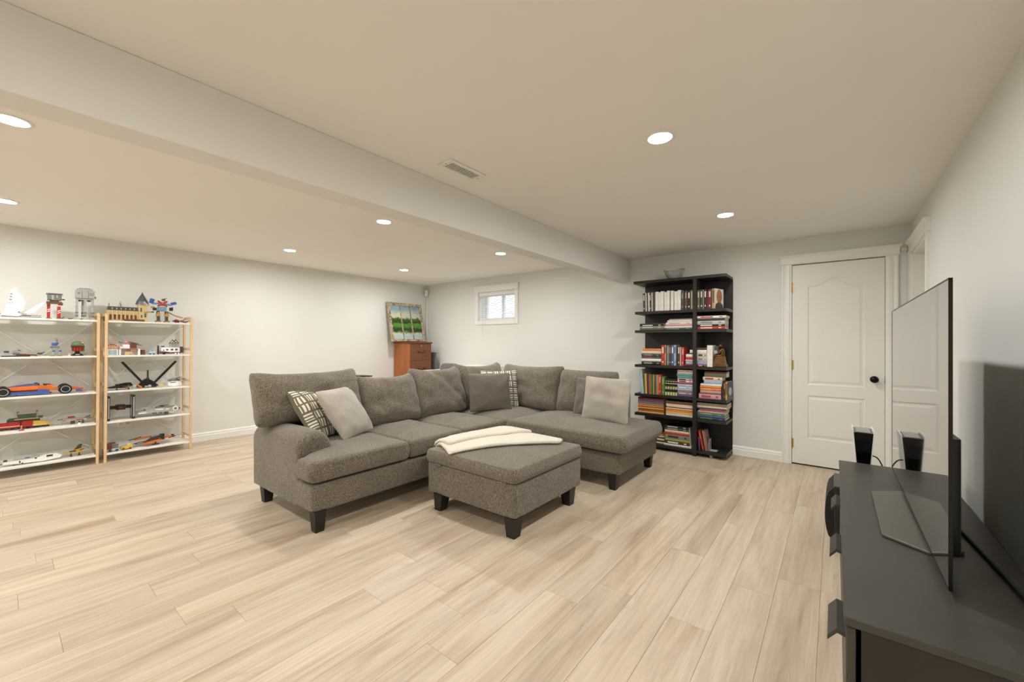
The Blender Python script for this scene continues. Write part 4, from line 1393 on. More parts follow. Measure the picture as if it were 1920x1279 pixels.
# bottom level
stack(6, (1225, 790), 12.39, 270, 850, 120, [(50, 'black', 0, .01, 'pale grey'), (62, 'dark teal', 0, .01, 'tan'), (62, 'cream', 0, .006), (52, 'red', 0, .004), (104, 'grey', .006, .0, 'charcoal'), (54, 'lime green', .004), (78, 'brown', .002, 0, 'white'), (56, 'white', -.008, -.018)], 'in the bottom pile left of the divider')
stack(6, (1225, 790), 12.39, 60, 255, 310, [(48, 'orange', .0, .02), (40, 'cream', .01), (50, 'charcoal', .02), (60, 'white', .015), (60, 'brown', .02), (60, 'cream', .01)], 'in the small pile behind the chaise', yf=4.80)
upright(6, (1225, 790), 12.39, [(870, 892, 150, 'white', -.085)], 'leaning against the divider at the bottom', yf=4.80)
upright(6, (1225, 790), 12.39, [(1060, 1096, 370, 'purple', -.06), (1140, 1192, 215, 'red', -.20, 'orange'), (1215, 1245, 220, 'tan', -.17), (1248, 1280, 225, 'mauve', -.17)], 'on the bottom level right of the divider', yf=4.80)

# last book of the top row: its cover with a portrait photo faces the room
def side_print_book(label, base, sc, x0, x1, top, shelf, yf, d, spine, cover, band, turn=0.0):
    a, b_ = at(base[0] + x0 / sc, 640, 'Y', yf)[0], at(base[0] + x1 / sc, 640, 'Y', yf)[0]
    h = at(base[0] + x1 / sc, base[1] + top / sc, 'Y', yf)[2] - SZ[shelf] - .001
    w = b_ - a
    t = thing('book', label, 'book', (a, yf, SZ[shelf] + .0006), group='books on the black bookcase')
    MB().box(0, w - .002, 0, .003, 0, h).box(0, .002, 0, d, 0, h).build('spine', book_mat(spine), t)
    MB().box(w * .25, w * .75, -.0008, 0, h * .3, h * .9).build('spine_print', book_mat(band), t)
    MB().box(w - .002, w, 0, d, 0, h).build('cover', book_mat(cover), t)
    MB().box(.002, w - .002, .003, d - .003, .002, h - .002).build('pages', PAGES, t)
    t.rotation_euler = (0, 0, turn)
    return t, w, d, h


fb, w, d, h = side_print_book('last book of the top row, a portrait photo on its white cover', (1290, 520), 11.62, 518, 590, 240, 1, 4.778, .185, 'tan', 'white', 'olive', -.26)
el = [(d * .5 + d * .32 * math.cos(2 * PI * k / 20), h * .62 + h * .35 * math.sin(2 * PI * k / 20)) for k in range(20)]
MB().prism(el, w, w + .0005, 'x').build('printed_face', mat('print_skin', (176, 116, 76), .5, var=.25, vscale=40), fb)
MB().prism([(d * .02, .004), (d * .98, .004), (d * .9, h * .22), (d * .68, h * .32), (d * .32, h * .32), (d * .08, h * .22)], w + .0003, w + .0008, 'x').build('printed_coat', mat('print_coat', (72, 66, 44), .5, var=.2, vscale=40), fb)
fb, w, d, h = side_print_book('dark blue picture book, rightmost on the fourth level', (1290, 690), 11.62, 822, 860, 308, 4, 4.80, .20, 'yellow', 'navy', 'charcoal', -.10)
el = [(d * .5 + d * .26 * math.cos(2 * PI * k / 16), h * .44 + h * .24 * math.sin(2 * PI * k / 16)) for k in range(16)]
MB().prism(el, w, w + .0005, 'x').build('printed_oval', book_mat('pale grey'), fb)
MB().box(w, w + .0006, d * .04, d * .96, .004, h * .18).build('printed_band', book_mat('dark teal'), fb)
# silver bookend
be = thing('bookend', 'silver metal bookend on the bottom shelf right of the books', 'bookend', (at(1225 + 1300 / 12.39, 840, 'Y', 4.84)[0], 4.82, SZ[6]))
SIL = mat('silver_sheet', (206, 204, 198), .4, .2, var=.03)
mb = MB()
mb.box(0, .0025, 0, .02, 0, .125).box(0, .0025, .07, .09, 0, .125).box(0, .0025, .02, .07, .10, .125)
mb.build('upright_plate', SIL, be)
MB().box(.0, .075, 0, .09, 0, .0025).build('foot_plate', SIL, be)
# round grey keepsake and bronze statuette
kp = thing('keepsake_box', 'small grey box with a pale disc beside the white book on the third level', 'box', (at(1280 + 1042 / 18.27, 660, 'Y', 4.86)[0], 4.86, SZ[3]))
MB().box(0, .045, 0, .06, 0, .225, bev=.003).build('body', mat('box_grey', (96, 92, 84), .6, var=.15, vscale=40), kp)
MB().lathe([(.021, 0), (.021, -.004), (.001, -.005)], 18, (.024, 0, .158), ax='y').build('disc', book_mat('pale grey'), kp)
BZ = mat('bronze_statue', (106, 80, 46), .34, .85, var=.25, vscale=30)
stt = thing('bronze_statuette', 'small bronze seated figure statuette on a stepped block base', 'statuette', (at(1280 + 1265 / 18.27, 690, 'Y', 4.83)[0], 4.83, SZ[3]))
MB().box(-.072, .072, -.055, .055, 0, .030, bev=.005).build('base', BZ, stt)
MB().frustum((-.058, .062, -.046, .046), (-.030, .050, -.036, .036), .030, .115).build('rock_seat', BZ, stt)
fig = MB()
def limb(p, r): fig.tube(smoothpath(p, 3), [r[0] + (r[-1] - r[0]) * i / (3 * (len(p) - 1)) for i in range(3 * (len(p) - 1) + 1)], 8)
limb([(.022, 0, .112), (.024, 0, .155), (.016, 0, .195)], (.028, .026))
fig.ball((.008, -.006, .226), .019, 12, 8, (1, 1, 1.15))
for s_ in (-1, 1):
    limb([(.018, s_ * .016, .122), (-.022, s_ * .022, .122), (-.045, s_ * .022, .118)], (.017, .013))
    limb([(-.045, s_ * .022, .118), (-.046, s_ * .024, .075), (-.050, s_ * .024, .034)], (.013, .008))
    limb([(.018, s_ * .028, .190), (.010, s_ * .038, .158), (-.026, s_ * .030, .136)], (.011, .008))
    fig.ball((-.058, s_ * .024, .036), .010, 8, 6, (1.7, 1, .7))
fig.build('figure', BZ, stt, smooth=True)

# ================================================================ TOY SHELVES
PINE = woodgrain('pine_post', (220, 186, 138), (236, 206, 162), .5, (22, 22, 1.4))
SHW = mat('shelf_white', (240, 238, 231), .42, var=.01)
TS_X0, TS_X1 = -6.062, -5.752
TZ = [1.431, 1.077, .717, .407, .091]


def shelf_unit(label, y0, y1):
    t = thing('shelving_unit', label, 'shelving unit', (0, 0, 0))
    pw_ = .021
    for yy in (y0, y1 - pw_):
        for xx in (TS_X0, TS_X1 - .028):
            MB().box(xx, xx + .028, yy, yy + pw_, 0, 1.488, bev=.002).build('post', PINE, t)
        for z in TZ: MB().box(TS_X0 + .028, TS_X1 - .028, yy + .003, yy + pw_ - .003, z + .045, z + .072, bev=.0015).build('side_rail', PINE, t)
    for z in TZ:
        sh_ = MB().box(TS_X0 + .004, TS_X1 - .002, y0 + pw_, y1 - pw_, z - .017, z, bev=.0015).build('shelf', SHW, t)
    for za, zb in ((TZ[0], TZ[2]), (TZ[2], TZ[4])):
        for s_ in (0, 1):
            p = (TS_X0 - .004 - .004 * s_, y0 + .01, za - .02 if s_ else zb + .02)
            q = (TS_X0 - .004 - .004 * s_, y1 - .01, zb + .02 if s_ else za - .02)
            MB().tube([p, q], .0055, 6).build('cross_brace', SHW, t)
    return t


shelf_unit('pine and white shelving unit at the left photo edge full of toy models', -.085, .655)
shelf_unit('pine and white shelving unit nearest the sofa full of toy models', .690, 1.405)

# ---- toy models: local x runs to the right along the shelf, y to the wall, z up
TC = {'white': (246, 245, 240), 'lgrey': (170, 170, 166), 'grey': (122, 122, 120), 'dgrey': (72, 72, 72), 'black': (28, 28, 28), 'red': (186, 44, 34), 'dred': (112, 34, 32), 'maroon': (104, 36, 58), 'orange': (230, 116, 40), 'blue': (60, 96, 168), 'azure': (110, 160, 200), 'pblue': (176, 206, 214), 'yellow': (222, 184, 70), 'gold': (196, 150, 64), 'tan': (214, 190, 140), 'green': (96, 128, 92), 'dgreen': (74, 98, 84), 'brown': (110, 72, 44), 'pink': (216, 130, 160), 'purple': (96, 66, 96), 'slate': (76, 82, 84)}


def tm(c): return mat('brick_' + c, TC[c], .32, var=.04, vscale=60)


def toy(name, label, px, shelf, parts, x=-5.87, turn=0.0, cat='toy', lift=0.0):
    y = at(px, 640, 'X', x)[1]
    t = thing(name, label, cat, (x, y, TZ[shelf] + lift), R90 + turn, group='toy models on the pine shelves')
    for nm, c, shapes in parts:
        mb = MB()
        sm_ = False
        for sh_ in shapes:
            k, a = sh_[0], sh_[1:]
            if k == 'b': mb.cb(*a[:6], bev=.0015)
            elif k == 'br':
                cx, cy, cz, sx, sy, sz, ang = a[:7]     # box turned in the x-z plane
                mb.cb(0, 0, 0, sx, sy, sz, M=Matrix.Translation((cx, cy, cz)) @ Matrix.Rotation(-ang, 4, 'Y'), bev=.0012)
            elif k == 't': mb.tube([a[0], a[1]], a[2] if len(a) < 4 else [a[2], a[3]], 10)
            elif k == 'l': mb.lathe(a[0], a[2] if len(a) > 2 else 14, a[1], ax=a[3] if len(a) > 3 else 'z')
            elif k == 'p': mb.prism(a[0], a[1], a[2], 'y')
            elif k == 'pz': mb.prism(a[0], a[1], a[2], 'z')
            elif k == 's':
                mb.ball(a[0], a[1], 14, 10, a[2] if len(a) > 2 else (1, 1, 1))
            elif k == 'ring':                              # flat ring facing the room: centre, radius, thickness
                c0, r0, t0 = a
                mb.tube([(c0[0] + r0 * math.cos(2 * PI * i / 20), c0[1], c0[2] + r0 * math.sin(2 * PI * i / 20)) for i in range(21)], t0, 6, cap=False)
            elif k == 'st':                                # rows of studs: x0,x1,y,z,n
                for i in range(a[4]):
                    mb.lathe([(.0034, 0), (.0034, .0022)], 8, (a[0] + (a[1] - a[0]) * (i + .5) / a[4], a[2], a[3]))
        mb.build(nm, tm(c), t)
    return t


# -- left unit, top board
toy('toy_sail_craft', 'white toy craft with a tall tail fin, leftmost on the top board', 40, 0, [
    ('hull', 'lgrey', [('b', 0, 0, .020, .235, .07, .022), ('b', -.03, -.01, .037, .12, .05, .014), ('st', -.10, .10, -.025, .031, 12), ('b', .0, -.03, .008, .10, .02, .016)]),
    ('tail_fin', 'white', [('p', [(-.105, .04), (-.058, .262), (-.036, .272), (.022, .150), (.004, .06)], -.006, .006)]),
    ('fin_marks', 'grey', [('b', -.060, -.0068, .215, .012, .001, .009), ('b', -.063, -.0068, .190, .014, .001, .009), ('b', -.066, -.0068, .165, .016, .001, .009), ('b', -.08, -.0068, .135, .004, .001, .010), ('b', -.068, -.0068, .135, .004, .001, .010), ('b', -.056, -.0068, .135, .004, .001, .010)]),
    ('wing', 'white', [('p', [(.0, .036), (.075, .054), (.142, .150), (.118, .150)], -.03, -.022)]),
    ('cabin', 'white', [('p', [(-.13, .02), (-.09, .045), (-.02, .046), (.0, .03), (-.02, .014)], -.05, -.012)]),
    ('cannon', 'dgrey', [('t', (-.12, -.04, .030), (-.14, -.045, .044), .003), ('t', (-.02, -.045, .04), (-.015, -.045, .066), .005, .001), ('b', .03, -.036, .022, .05, .006, .006)])])
toy('toy_stilt_tower', 'grey toy cabin standing on two red and white striped legs', 101, 0, [
    ('cabin', 'grey', [('b', 0, 0, .205, .090, .070, .055), ('b', 0, 0, .238, .106, .076, .014), ('b', -.030, -.038, .205, .020, .012, .040), ('b', .030, -.038, .205, .020, .012, .040), ('st', -.045, .045, -.02, .245, 6)]),
    ('light_panels', 'lgrey', [('b', -.012, -.0365, .205, .016, .006, .046), ('b', .016, -.0365, .214, .012, .006, .030)]),
    ('dark_trim', 'dgrey', [('b', 0, 0, .176, .060, .050, .012), ('t', (.05, -.02, .19), (.064, -.03, .188), .006), ('b', .0, -.0365, .236, .08, .008, .006)]),
    ('crossbar', 'brown', [('b', 0, 0, .156, .100, .040, .022), ('b', -.036, 0, .140, .022, .036, .034), ('b', .040, 0, .146, .030, .036, .024)]),
    ('leg', 'red', [('b', -.036, 0, .066, .020, .026, .112)]), ('leg', 'red', [('b', .030, 0, .066, .022, .026, .112)]),
    ('leg_stripe', 'white', [('br', -.036, -.0135, .090, .020, .002, .008, .6), ('br', -.036, -.0135, .072, .020, .002, .008, .6), ('br', .030, -.0135, .080, .022, .002, .008, .6), ('br', .030, -.0135, .062, .022, .002, .008, .6)]),
    ('foot', 'brown', [('b', -.034, -.006, .005, .036, .05, .010)]), ('foot', 'brown', [('b', .036, -.006, .005, .044, .05, .010), ('t', (.05, -.02, .008), (.064, -.02, .026), .003)])])
toy('toy_pillar_house', 'grey brick-built toy house on four tall pillars, right on the top board', 158, 0, [
    ('house', 'lgrey', [('b', 0, 0, .252, .132, .080, .078), ('b', 0, 0, .300, .112, .070, .018), ('b', 0, 0, .205, .120, .06, .016)]),
    ('roof_trim', 'grey', [('b', 0, 0, .312, .080, .05, .006), ('b', .022, -.0408, .252, .004, .002, .07), ('b', -.022, -.0408, .252, .004, .002, .07), ('b', .044, -.041, .25, .03, .003, .006), ('b', .044, -.041, .264, .03, .003, .006), ('b', -.044, -.041, .262, .016, .003, .014)]),
    ('balcony', 'grey', [('b', .062, -.01, .222, .030, .05, .012), ('b', .072, -.01, .232, .012, .04, .010)]),
    ('underfloor', 'dgrey', [('t', (-.035, -.02, .195), (-.035, .02, .195), .013), ('t', (.03, -.02, .195), (.03, .02, .195), .013)])] +
    [(n_, c_, s__) for xx, yy in ((-.056, -.03), (.0, -.034), (.052, -.03), (-.010, .03)) for n_, c_, s__ in (('pillar', 'lgrey', [('b', xx, yy, .115, .017, .017, .17), ('b', xx, yy, .135, .021, .021, .012)]), ('pillar_joint', 'grey', [('b', xx, yy, .070, .022, .022, .016), ('b', xx, yy, .040, .020, .020, .020)]), ('pillar_foot', 'lgrey', [('b', xx, yy, .012, .032, .032, .016), ('b', xx, yy, .003, .038, .038, .006)]))])
toy('toy_figure_sled', 'tiny dark toy sled between the stilt cabin and pillar house', 131, 0, [('runner', 'dgrey', [('b', 0, 0, .004, .028, .012, .006), ('br', .012, 0, .010, .014, .010, .005, .6)]), ('seat', 'brown', [('b', -.004, 0, .010, .012, .010, .006)])], x=-5.82)
# -- left unit, second board
toy('toy_speeder', 'low grey and red toy speeder, leftmost on the second board', 30, 1, [
    ('hull', 'lgrey', [('p', [(-.10, .022), (-.06, .060), (.0, .064), (.04, .046), (.06, .022)], -.03, .03), ('b', -.02, 0, .016, .16, .07, .012)]),
    ('canopy', 'dgrey', [('p', [(-.006, .056), (.018, .066), (.046, .040), (.02, .040)], -.022, .022), ('b', -.055, -.031, .045, .03, .004, .016)]),
    ('engine', 'grey', [('t', (-.02, -.034, .038), (.02, -.034, .038), .016)]),
    ('nose', 'dred', [('p', [(.0, .010), (.0, .028), (.125, .016), (.125, .008)], -.036, .036)]),
    ('skid', 'black', [('b', .0, 0, .004, .17, .04, .008)])])
toy('toy_mini_copter', 'small dark grey toy flyer beside the low speeder', 75, 1, [('body', 'dgrey', [('b', 0, 0, .026, .034, .02, .016), ('br', .018, 0, .034, .026, .016, .008, .3)]), ('stand', 'lgrey', [('b', -.014, 0, .008, .030, .02, .012), ('b', .0, 0, .016, .010, .012, .014)])])
toy('toy_two_leg_robot', 'small blue and grey toy robot on thin legs', 104, 1, [
    ('body', 'blue', [('b', -.006, 0, .112, .036, .032, .028), ('b', .006, -.004, .118, .026, .03, .018)]),
    ('antenna', 'dgrey', [('t', (.008, 0, .12), (.004, 0, .172), .0018), ('t', (.014, 0, .12), (.013, 0, .160), .0018)]),
    ('hip', 'grey', [('b', -.004, 0, .086, .060, .03, .018)])] +
    [(n_, c_, s__) for sx in (-.016, .026) for n_, c_, s__ in (('thigh', 'lgrey', [('br', sx, 0, .066, .012, .014, .040, .35)]), ('knee', 'blue', [('b', sx + .006, 0, .048, .016, .016, .016)]), ('shin', 'lgrey', [('br', sx + .002, 0, .028, .010, .012, .040, -.3)]), ('foot', 'grey', [('b', sx - .002, -.004, .004, .032, .030, .008)]))])
toy('toy_dome_bust', 'green domed red toy display piece on a dark pedestal', 145, 1, [
    ('dome', 'green', [('s', (0, 0, .112), .044, (1, .9, .75)), ('b', 0, 0, .106, .088, .070, .014)]),
    ('band', 'dred', [('b', 0, 0, .092, .092, .074, .014), ('b', 0, 0, .066, .070, .060, .042)]),
    ('front_slats', 'red', [('b', -.020, -.031, .064, .010, .004, .036), ('b', .0, -.031, .064, .010, .004, .036), ('b', .020, -.031, .064, .010, .004, .036)]),
    ('side_block', 'green', [('b', .042, 0, .066, .014, .04, .044)]), ('side_block', 'lgrey', [('b', -.044, 0, .074, .012, .03, .05)]),
    ('pedestal', 'black', [('b', 0, 0, .035, .034, .034, .024), ('l', [(.044, 0), (.040, .012), (.020, .024)], (0, 0, 0))]),
    ('name_plate', 'lgrey', [('br', 0, -.042, .012, .030, .002, .010, 0)]), ('flag', 'yellow', [('b', .034, -.024, .126, .016, .004, .012)])])
toy('toy_minifigure', 'tiny pale toy person at the foot of the dome piece', 130, 1, [('body', 'tan', [('b', 0, 0, .014, .012, .008, .014), ('l', [(.005, .022), (.005, .031)], (0, 0, 0), 10)]), ('legs', 'white', [('b', 0, 0, .004, .012, .008, .008)])], x=-5.79)
# -- left unit, third board: race car
wheel = lambda xx, yy: [('l', [(.016, -.016), (.041, -.016), (.045, -.010), (.045, .010), (.041, .016), (.016, .016)], (xx, yy, .045), 24, 'y')]
rim = lambda xx, yy: [('ring', (xx, yy - .016, .045), .029, .0022)]
toy('toy_race_car', 'long orange and blue toy racing car with black tyres', 72, 2, [
    ('body', 'orange', [('p', [(-.22, .050), (-.20, .082), (-.02, .090), (.08, .082), (.10, .060), (.20, .054), (.29, .040), (.29, .032), (.10, .036), (-.20, .040)], -.028, .028), ('b', -.10, 0, .066, .20, .11, .026), ('br', .05, 0, .080, .10, .05, .010, .25)]),
    ('engine_cover', 'blue', [('p', [(-.22, .080), (-.06, .106), (.0, .106), (.0, .086), (-.2, .070)], -.018, .018)]),
    ('floor', 'blue', [('b', -.06, 0, .026, .26, .13, .024), ('b', .03, -.045, .040, .07, .03, .022)]),
    ('roll_hoop', 'black', [('b', -.012, 0, .110, .022, .012, .010), ('b', .004, 0, .098, .01, .02, .02)]),
    ('halo', 'dgrey', [('t', (.03, -.016, .100), (.085, 0, .092), .004), ('t', (.03, .016, .100), (.085, 0, .092), .004), ('s', (.045, 0, .090), .012)]),
    ('front_wing', 'orange', [('b', .285, 0, .030, .030, .15, .008), ('br', .25, 0, .052, .09, .020, .008, -.25)]), ('wing_endplate', 'blue', [('b', .262, -.072, .030, .046, .004, .026)]),
    ('rear_wing', 'black', [('b', -.245, 0, .105, .030, .12, .010), ('b', -.245, -.058, .085, .030, .004, .050)]),
    ('suspension', 'black', [('t', (.14, -.07, .05), (.12, 0, .05), .004), ('t', (.18, -.07, .05), (.20, 0, .05), .004), ('b', .06, -.03, .018, .05, .04, .010), ('b', .165, 0, .064, .07, .10, .006)])] +
    [z for xx in (-.205, .170) for yy in (-.066, .066) for z in (('tyre', 'black', wheel(xx, yy)), ('rim_ring', 'pblue', rim(xx, yy)))], x=-5.86)
# -- left unit, fourth board
toy('toy_fort', 'small green toy wall with two corner flags behind the red train', 52, 3, [
    ('wall', 'dgreen', [('b', 0, 0, .108, .115, .02, .045), ('b', -.085, 0, .088, .050, .02, .022), ('b', .082, 0, .094, .034, .02, .020), ('b', -.02, 0, .045, .20, .012, .09)]),
    ('ledge', 'tan', [('b', 0, -.004, .084, .15, .03, .010), ('b', 0, -.002, .133, .118, .022, .004)]),
    ('flag_pole', 'brown', [('t', (-.058, 0, .12), (-.058, 0, .158), .0022), ('t', (.058, 0, .12), (.058, 0, .158), .0022)]), ('flag', 'red', [('b', -.052, 0, .150, .010, .002, .008), ('b', .064, 0, .150, .010, .002, .008)])], x=-5.95)
toy('toy_train', 'long red and yellow toy train on the fourth board', 48, 3, [
    ('coach', 'red', [('b', -.09, 0, .040, .125, .05, .042), ('b', -.09, 0, .064, .118, .044, .008), ('st', -.15, -.03, -.012, .068, 8)]),
    ('engine', 'red', [('b', .015, 0, .042, .070, .05, .045), ('b', .015, 0, .068, .060, .05, .008)]),
    ('nose', 'yellow', [('p', [(.05, .020), (.05, .066), (.11, .062), (.150, .042), (.160, .020)], -.024, .024)]),
    ('stripe', 'white', [('b', -.09, -.0256, .034, .12, .001, .005), ('b', .09, -.0250, .030, .09, .001, .004)]),
    ('chassis', 'black', [('b', -.005, 0, .012, .31, .04, .012)])] + [('wheel', 'dgrey', [('t', (xx, -.024, .008), (xx, .024, .008), .008)]) for xx in (-.13, -.09, -.05, .0, .04, .09, .13)], x=-5.90)
toy('toy_cone_figure', 'tiny orange toy figure on skis in front of the red train', 42, 3, [('base', 'black', [('b', 0, 0, .003, .036, .014, .006), ('br', .012, 0, .014, .004, .004, .022, -.7)]), ('body', 'orange', [('b', 0, 0, .016, .014, .010, .020), ('b', 0, 0, .030, .010, .008, .010)]), ('head', 'tan', [('l', [(.005, .036), (.005, .046)], (0, 0, 0), 10)])], x=-5.79)
toy('toy_ferry', 'flat white and red toy ship on the fourth board beside the post', 138, 3, [
    ('hull', 'lgrey', [('pz', [(-.10, -.02), (.09, -.03), (.13, 0), (.09, .03), (-.10, .02)], .034, .050), ('b', -.02, 0, .056, .10, .04, .012)]),
    ('cabin', 'red', [('b', -.01, 0, .068, .045, .03, .014), ('b', .045, 0, .040, .05, .06, .008), ('b', -.05, -.021, .042, .05, .004, .008)]),
    ('mast', 'grey', [('t', (.08, 0, .05), (.12, -.01, .074), .005), ('b', .105, 0, .060, .03, .02, .008), ('t', (-.10, 0, .05), (-.02, -.01, .064), .002)]),
    ('prop', 'lgrey', [('b', -.085, -.01, .017, .010, .014, .034)]), ('prop', 'dgrey', [('b', .0, 0, .017, .03, .02, .034), ('b', .07, 0, .017, .012, .02, .034)])], x=-5.88)
toy('toy_astronaut', 'tiny white toy figure with black helmet by the right shelf post', 150, 3, [('body', 'white', [('b', 0, 0, .014, .014, .009, .016), ('b', 0, -.003, .004, .018, .012, .008)]), ('helmet', 'black', [('l', [(.006, .022), (.007, .028), (.005, .035)], (0, 0, 0), 10)])], x=-5.79)
# -- left unit, bottom board
toy('toy_white_cruiser', 'long white and grey toy cruiser on the bottom board', 63, 4, [
    ('hull', 'white', [('p', [(-.175, .022), (-.165, .044), (.02, .046), (.10, .066), (.15, .062), (.185, .040), (.17, .020), (.06, .008)], -.028, .028)]),
    ('deck', 'lgrey', [('b', -.04, .0, .052, .14, .034, .012), ('b', .02, 0, .060, .05, .03, .012), ('b', .12, 0, .068, .06, .03, .010), ('st', -.15, -.02, -.014, .046, 10)]),
    ('dark_panels', 'dgrey', [('b', -.158, -.002, .052, .022, .03, .014), ('b', .105, -.0285, .05, .040, .002, .018), ('b', .02, -.0285, .044, .014, .002, .012), ('b', -.075, -.0285, .030, .010, .002, .018)]),
    ('blue_vents', 'blue', [('b', -.03, -.018, .058, .03, .006, .008)]), ('stand', 'grey', [('b', -.11, 0, .008, .012, .04, .016), ('b', .08, 0, .006, .012, .04, .012)]), ('gun', 'black', [('t', (-.175, -.01, .028), (-.19, -.012, .028), .003), ('b', -.06, -.029, .016, .008, .004, .012)])], x=-5.84)
toy('toy_yellow_glider', 'yellow and black toy glider, right end of the bottom board', 141, 4, [
    ('fuselage', 'yellow', [('p', [(-.075, .036), (-.03, .052), (.03, .056), (.06, .040), (.02, .030)], -.016, .016), ('br', .03, -.01, .064, .055, .03, .008, .2)]),
    ('fin', 'dgrey', [('p', [(-.005, .054), (.030, .108), (.056, .112), (.048, .076), (.03, .054)], -.005, .005), ('b', -.01, -.014, .048, .045, .006, .012)]),
    ('tail', 'gold', [('br', .055, 0, .052, .030, .05, .006, .3)]), ('stand', 'black', [('b', -.02, 0, .015, .006, .012, .030), ('b', .035, 0, .016, .008, .012, .032), ('b', -.02, 0, .002, .02, .03, .004), ('b', .035, 0, .002, .024, .03, .004)])], x=-5.88)
# -- right unit, top board
arch = []
for i in range(7): arch += [('b', -.132 + i * .032, -.0415, .040, .015, .004, .046), ('t', (-.132 + i * .032, -.0435, .063), (-.132 + i * .032, -.0395, .063), .0075)]
toy('toy_castle', 'tan toy castle with long hall and slate pointed tower', 238, 0, [
    ('hall', 'tan', [('b', -.035, 0, .056, .245, .080, .112)]),
    ('hall_roof', 'slate', [('p', [(-.04, .096), (.0, .150), (.04, .096)], -.150, .085)]) if False else ('hall_roof', 'slate', [('b', -.035, 0, .126, .235, .074, .034), ('b', -.035, 0, .146, .228, .040, .012)]),
    ('windows', 'brown', arch),
    ('buttress', 'tan', [('b', -.148 + i * .032, -.044, .060, .007, .010, .105) for i in range(8)]),
    ('dormers', 'tan', [('b', -.12 + i * .034, -.036, .132, .008, .008, .016) for i in range(7)]),
    ('ridge', 'tan', [('b', -.035, 0, .154, .235, .008, .006)]),
    ('tower', 'tan', [('b', .120, 0, .090, .072, .084, .180), ('b', .120, 0, .183, .084, .092, .012)]),
    ('tower_roof', 'slate', [('l', [(.058, .188), (.048, .224), (.026, .268), (.010, .300), (.001, .326)], (.120, 0, 0), 8)]),
    ('tower_windows', 'dgreen', [('b', .104, -.0435, .13, .012, .003, .044), ('b', .138, -.0435, .07, .014, .003, .040), ('b', .108, -.0435, .06, .012, .003, .03)]),
    ('turret', 'slate', [('l', [(.016, .150), (.008, .176), (.001, .208)], (-.055, 0, 0), 8)]), ('turret', 'slate', [('l', [(.010, .150), (.004, .170), (.001, .192)], (-.140, 0, 0), 8)]),
    ('porch', 'brown', [('b', -.168, 0, .035, .024, .06, .07)]), ('front_steps', 'brown', [('b', .05, -.052, .012, .16, .016, .024)])], x=-5.90)
toy('toy_blue_mech', 'blue toy robot with a red crossed chest and gold joints', 303, 0, [
    ('torso', 'azure', [('b', 0, 0, .150, .076, .044, .050), ('b', 0, 0, .205, .062, .046, .040)]),
    ('chest_cross', 'red', [('br', 0, -.026, .208, .100, .008, .018, .6), ('br', 0, -.026, .208, .100, .008, .018, -.6), ('b', 0, -.028, .208, .034, .010, .024)]),
    ('chest_badge', 'gold', [('b', 0, -.035, .212, .014, .004, .010), ('b', 0, -.026, .150, .016, .008, .026)]),
    ('head', 'dgreen', [('b', .012, 0, .250, .030, .028, .024), ('br', .026, -.002, .266, .034, .010, .006, .25)]),
    ('shoulder', 'blue', [('br', -.086, 0, .232, .034, .036, .050, -.3), ('br', -.092, -.016, .244, .026, .012, .026, -.3)]), ('shoulder', 'blue', [('br', .100, 0, .218, .044, .036, .030, .3), ('br', .110, -.016, .222, .026, .012, .020, .3)]),
    ('upper_arm', 'azure', [('b', -.064, 0, .206, .030, .026, .022), ('t', (-.05, 0, .21), (-.03, 0, .21), .008)]), ('upper_arm', 'azure', [('b', .070, 0, .202, .032, .026, .022), ('t', (.05, 0, .205), (.03, 0, .21), .008)]),
    ('forearm', 'gold', [('b', -.078, -.004, .164, .030, .030, .024)]), ('forearm', 'black', [('b', -.064, -.008, .146, .032, .030, .030), ('b', .078, -.006, .152, .030, .030, .036)]),
    ('hand', 'dgreen', [('b', -.080, -.012, .112, .022, .018, .014), ('b', .088, -.012, .166, .012, .012, .02)]),
    ('thigh', 'black', [('b', -.034, 0, .108, .026, .030, .034)]), ('thigh', 'black', [('b', .040, 0, .106, .030, .030, .034)]),
    ('knee', 'gold', [('b', -.034, -.006, .082, .036, .036, .026), ('b', -.034, -.010, .106, .018, .018, .018)]), ('knee', 'gold', [('b', .040, -.006, .080, .040, .036, .026), ('b', .04, -.010, .104, .018, .018, .018)]),
    ('shin', 'slate', [('b', -.030, 0, .044, .026, .030, .056)]), ('shin', 'slate', [('b', .040, 0, .044, .026, .030, .056)]),
    ('foot', 'dgreen', [('b', -.034, -.008, .009, .046, .056, .018)]), ('foot', 'dgreen', [('b', .040, -.008, .009, .046, .056, .018)]),
    ('toe_cap', 'gold', [('b', -.034, -.036, .008, .040, .006, .010), ('b', .040, -.036, .008, .040, .006, .010)]),
    ('sword', 'gold', [('p', [(.088, .098), (.150, .078), (.192, .066), (.176, .056), (.110, .074)], -.004, .004)]), ('sword_grip', 'dgreen', [('t', (.062, 0, .112), (.100, 0, .090), .005)]),
    ('lance', 'gold', [('br', -.120, -.012, .108, .060, .008, .014, 0.1)])], x=-5.86)
toy('toy_winged_lizard', 'small purple winged toy lizard at the right end of the top board', 337, 0, [
    ('body', 'maroon', [('s', (-.030, 0, .022), .018, (1.5, .8, .9)), ('s', (-.056, -.004, .020), .010)]), ('wing', 'purple', [('p', [(-.01, .020), (.01, .032), (.050, .012), (.075, .018), (.050, .004), (.02, .012)], -.022, .022)]),
    ('tail', 'brown', [('t', (.05, 0, .012), (.085, 0, .030), .006, .003), ('t', (.085, 0, .030), (.108, 0, .028), .003, .001)]), ('leg', 'maroon', [('b', -.04, -.008, .005, .012, .02, .010), ('b', -.015, -.008, .005, .012, .02, .010)]), ('spine', 'pink', [('b', -.036, 0, .042, .012, .006, .008)])], x=-5.82)
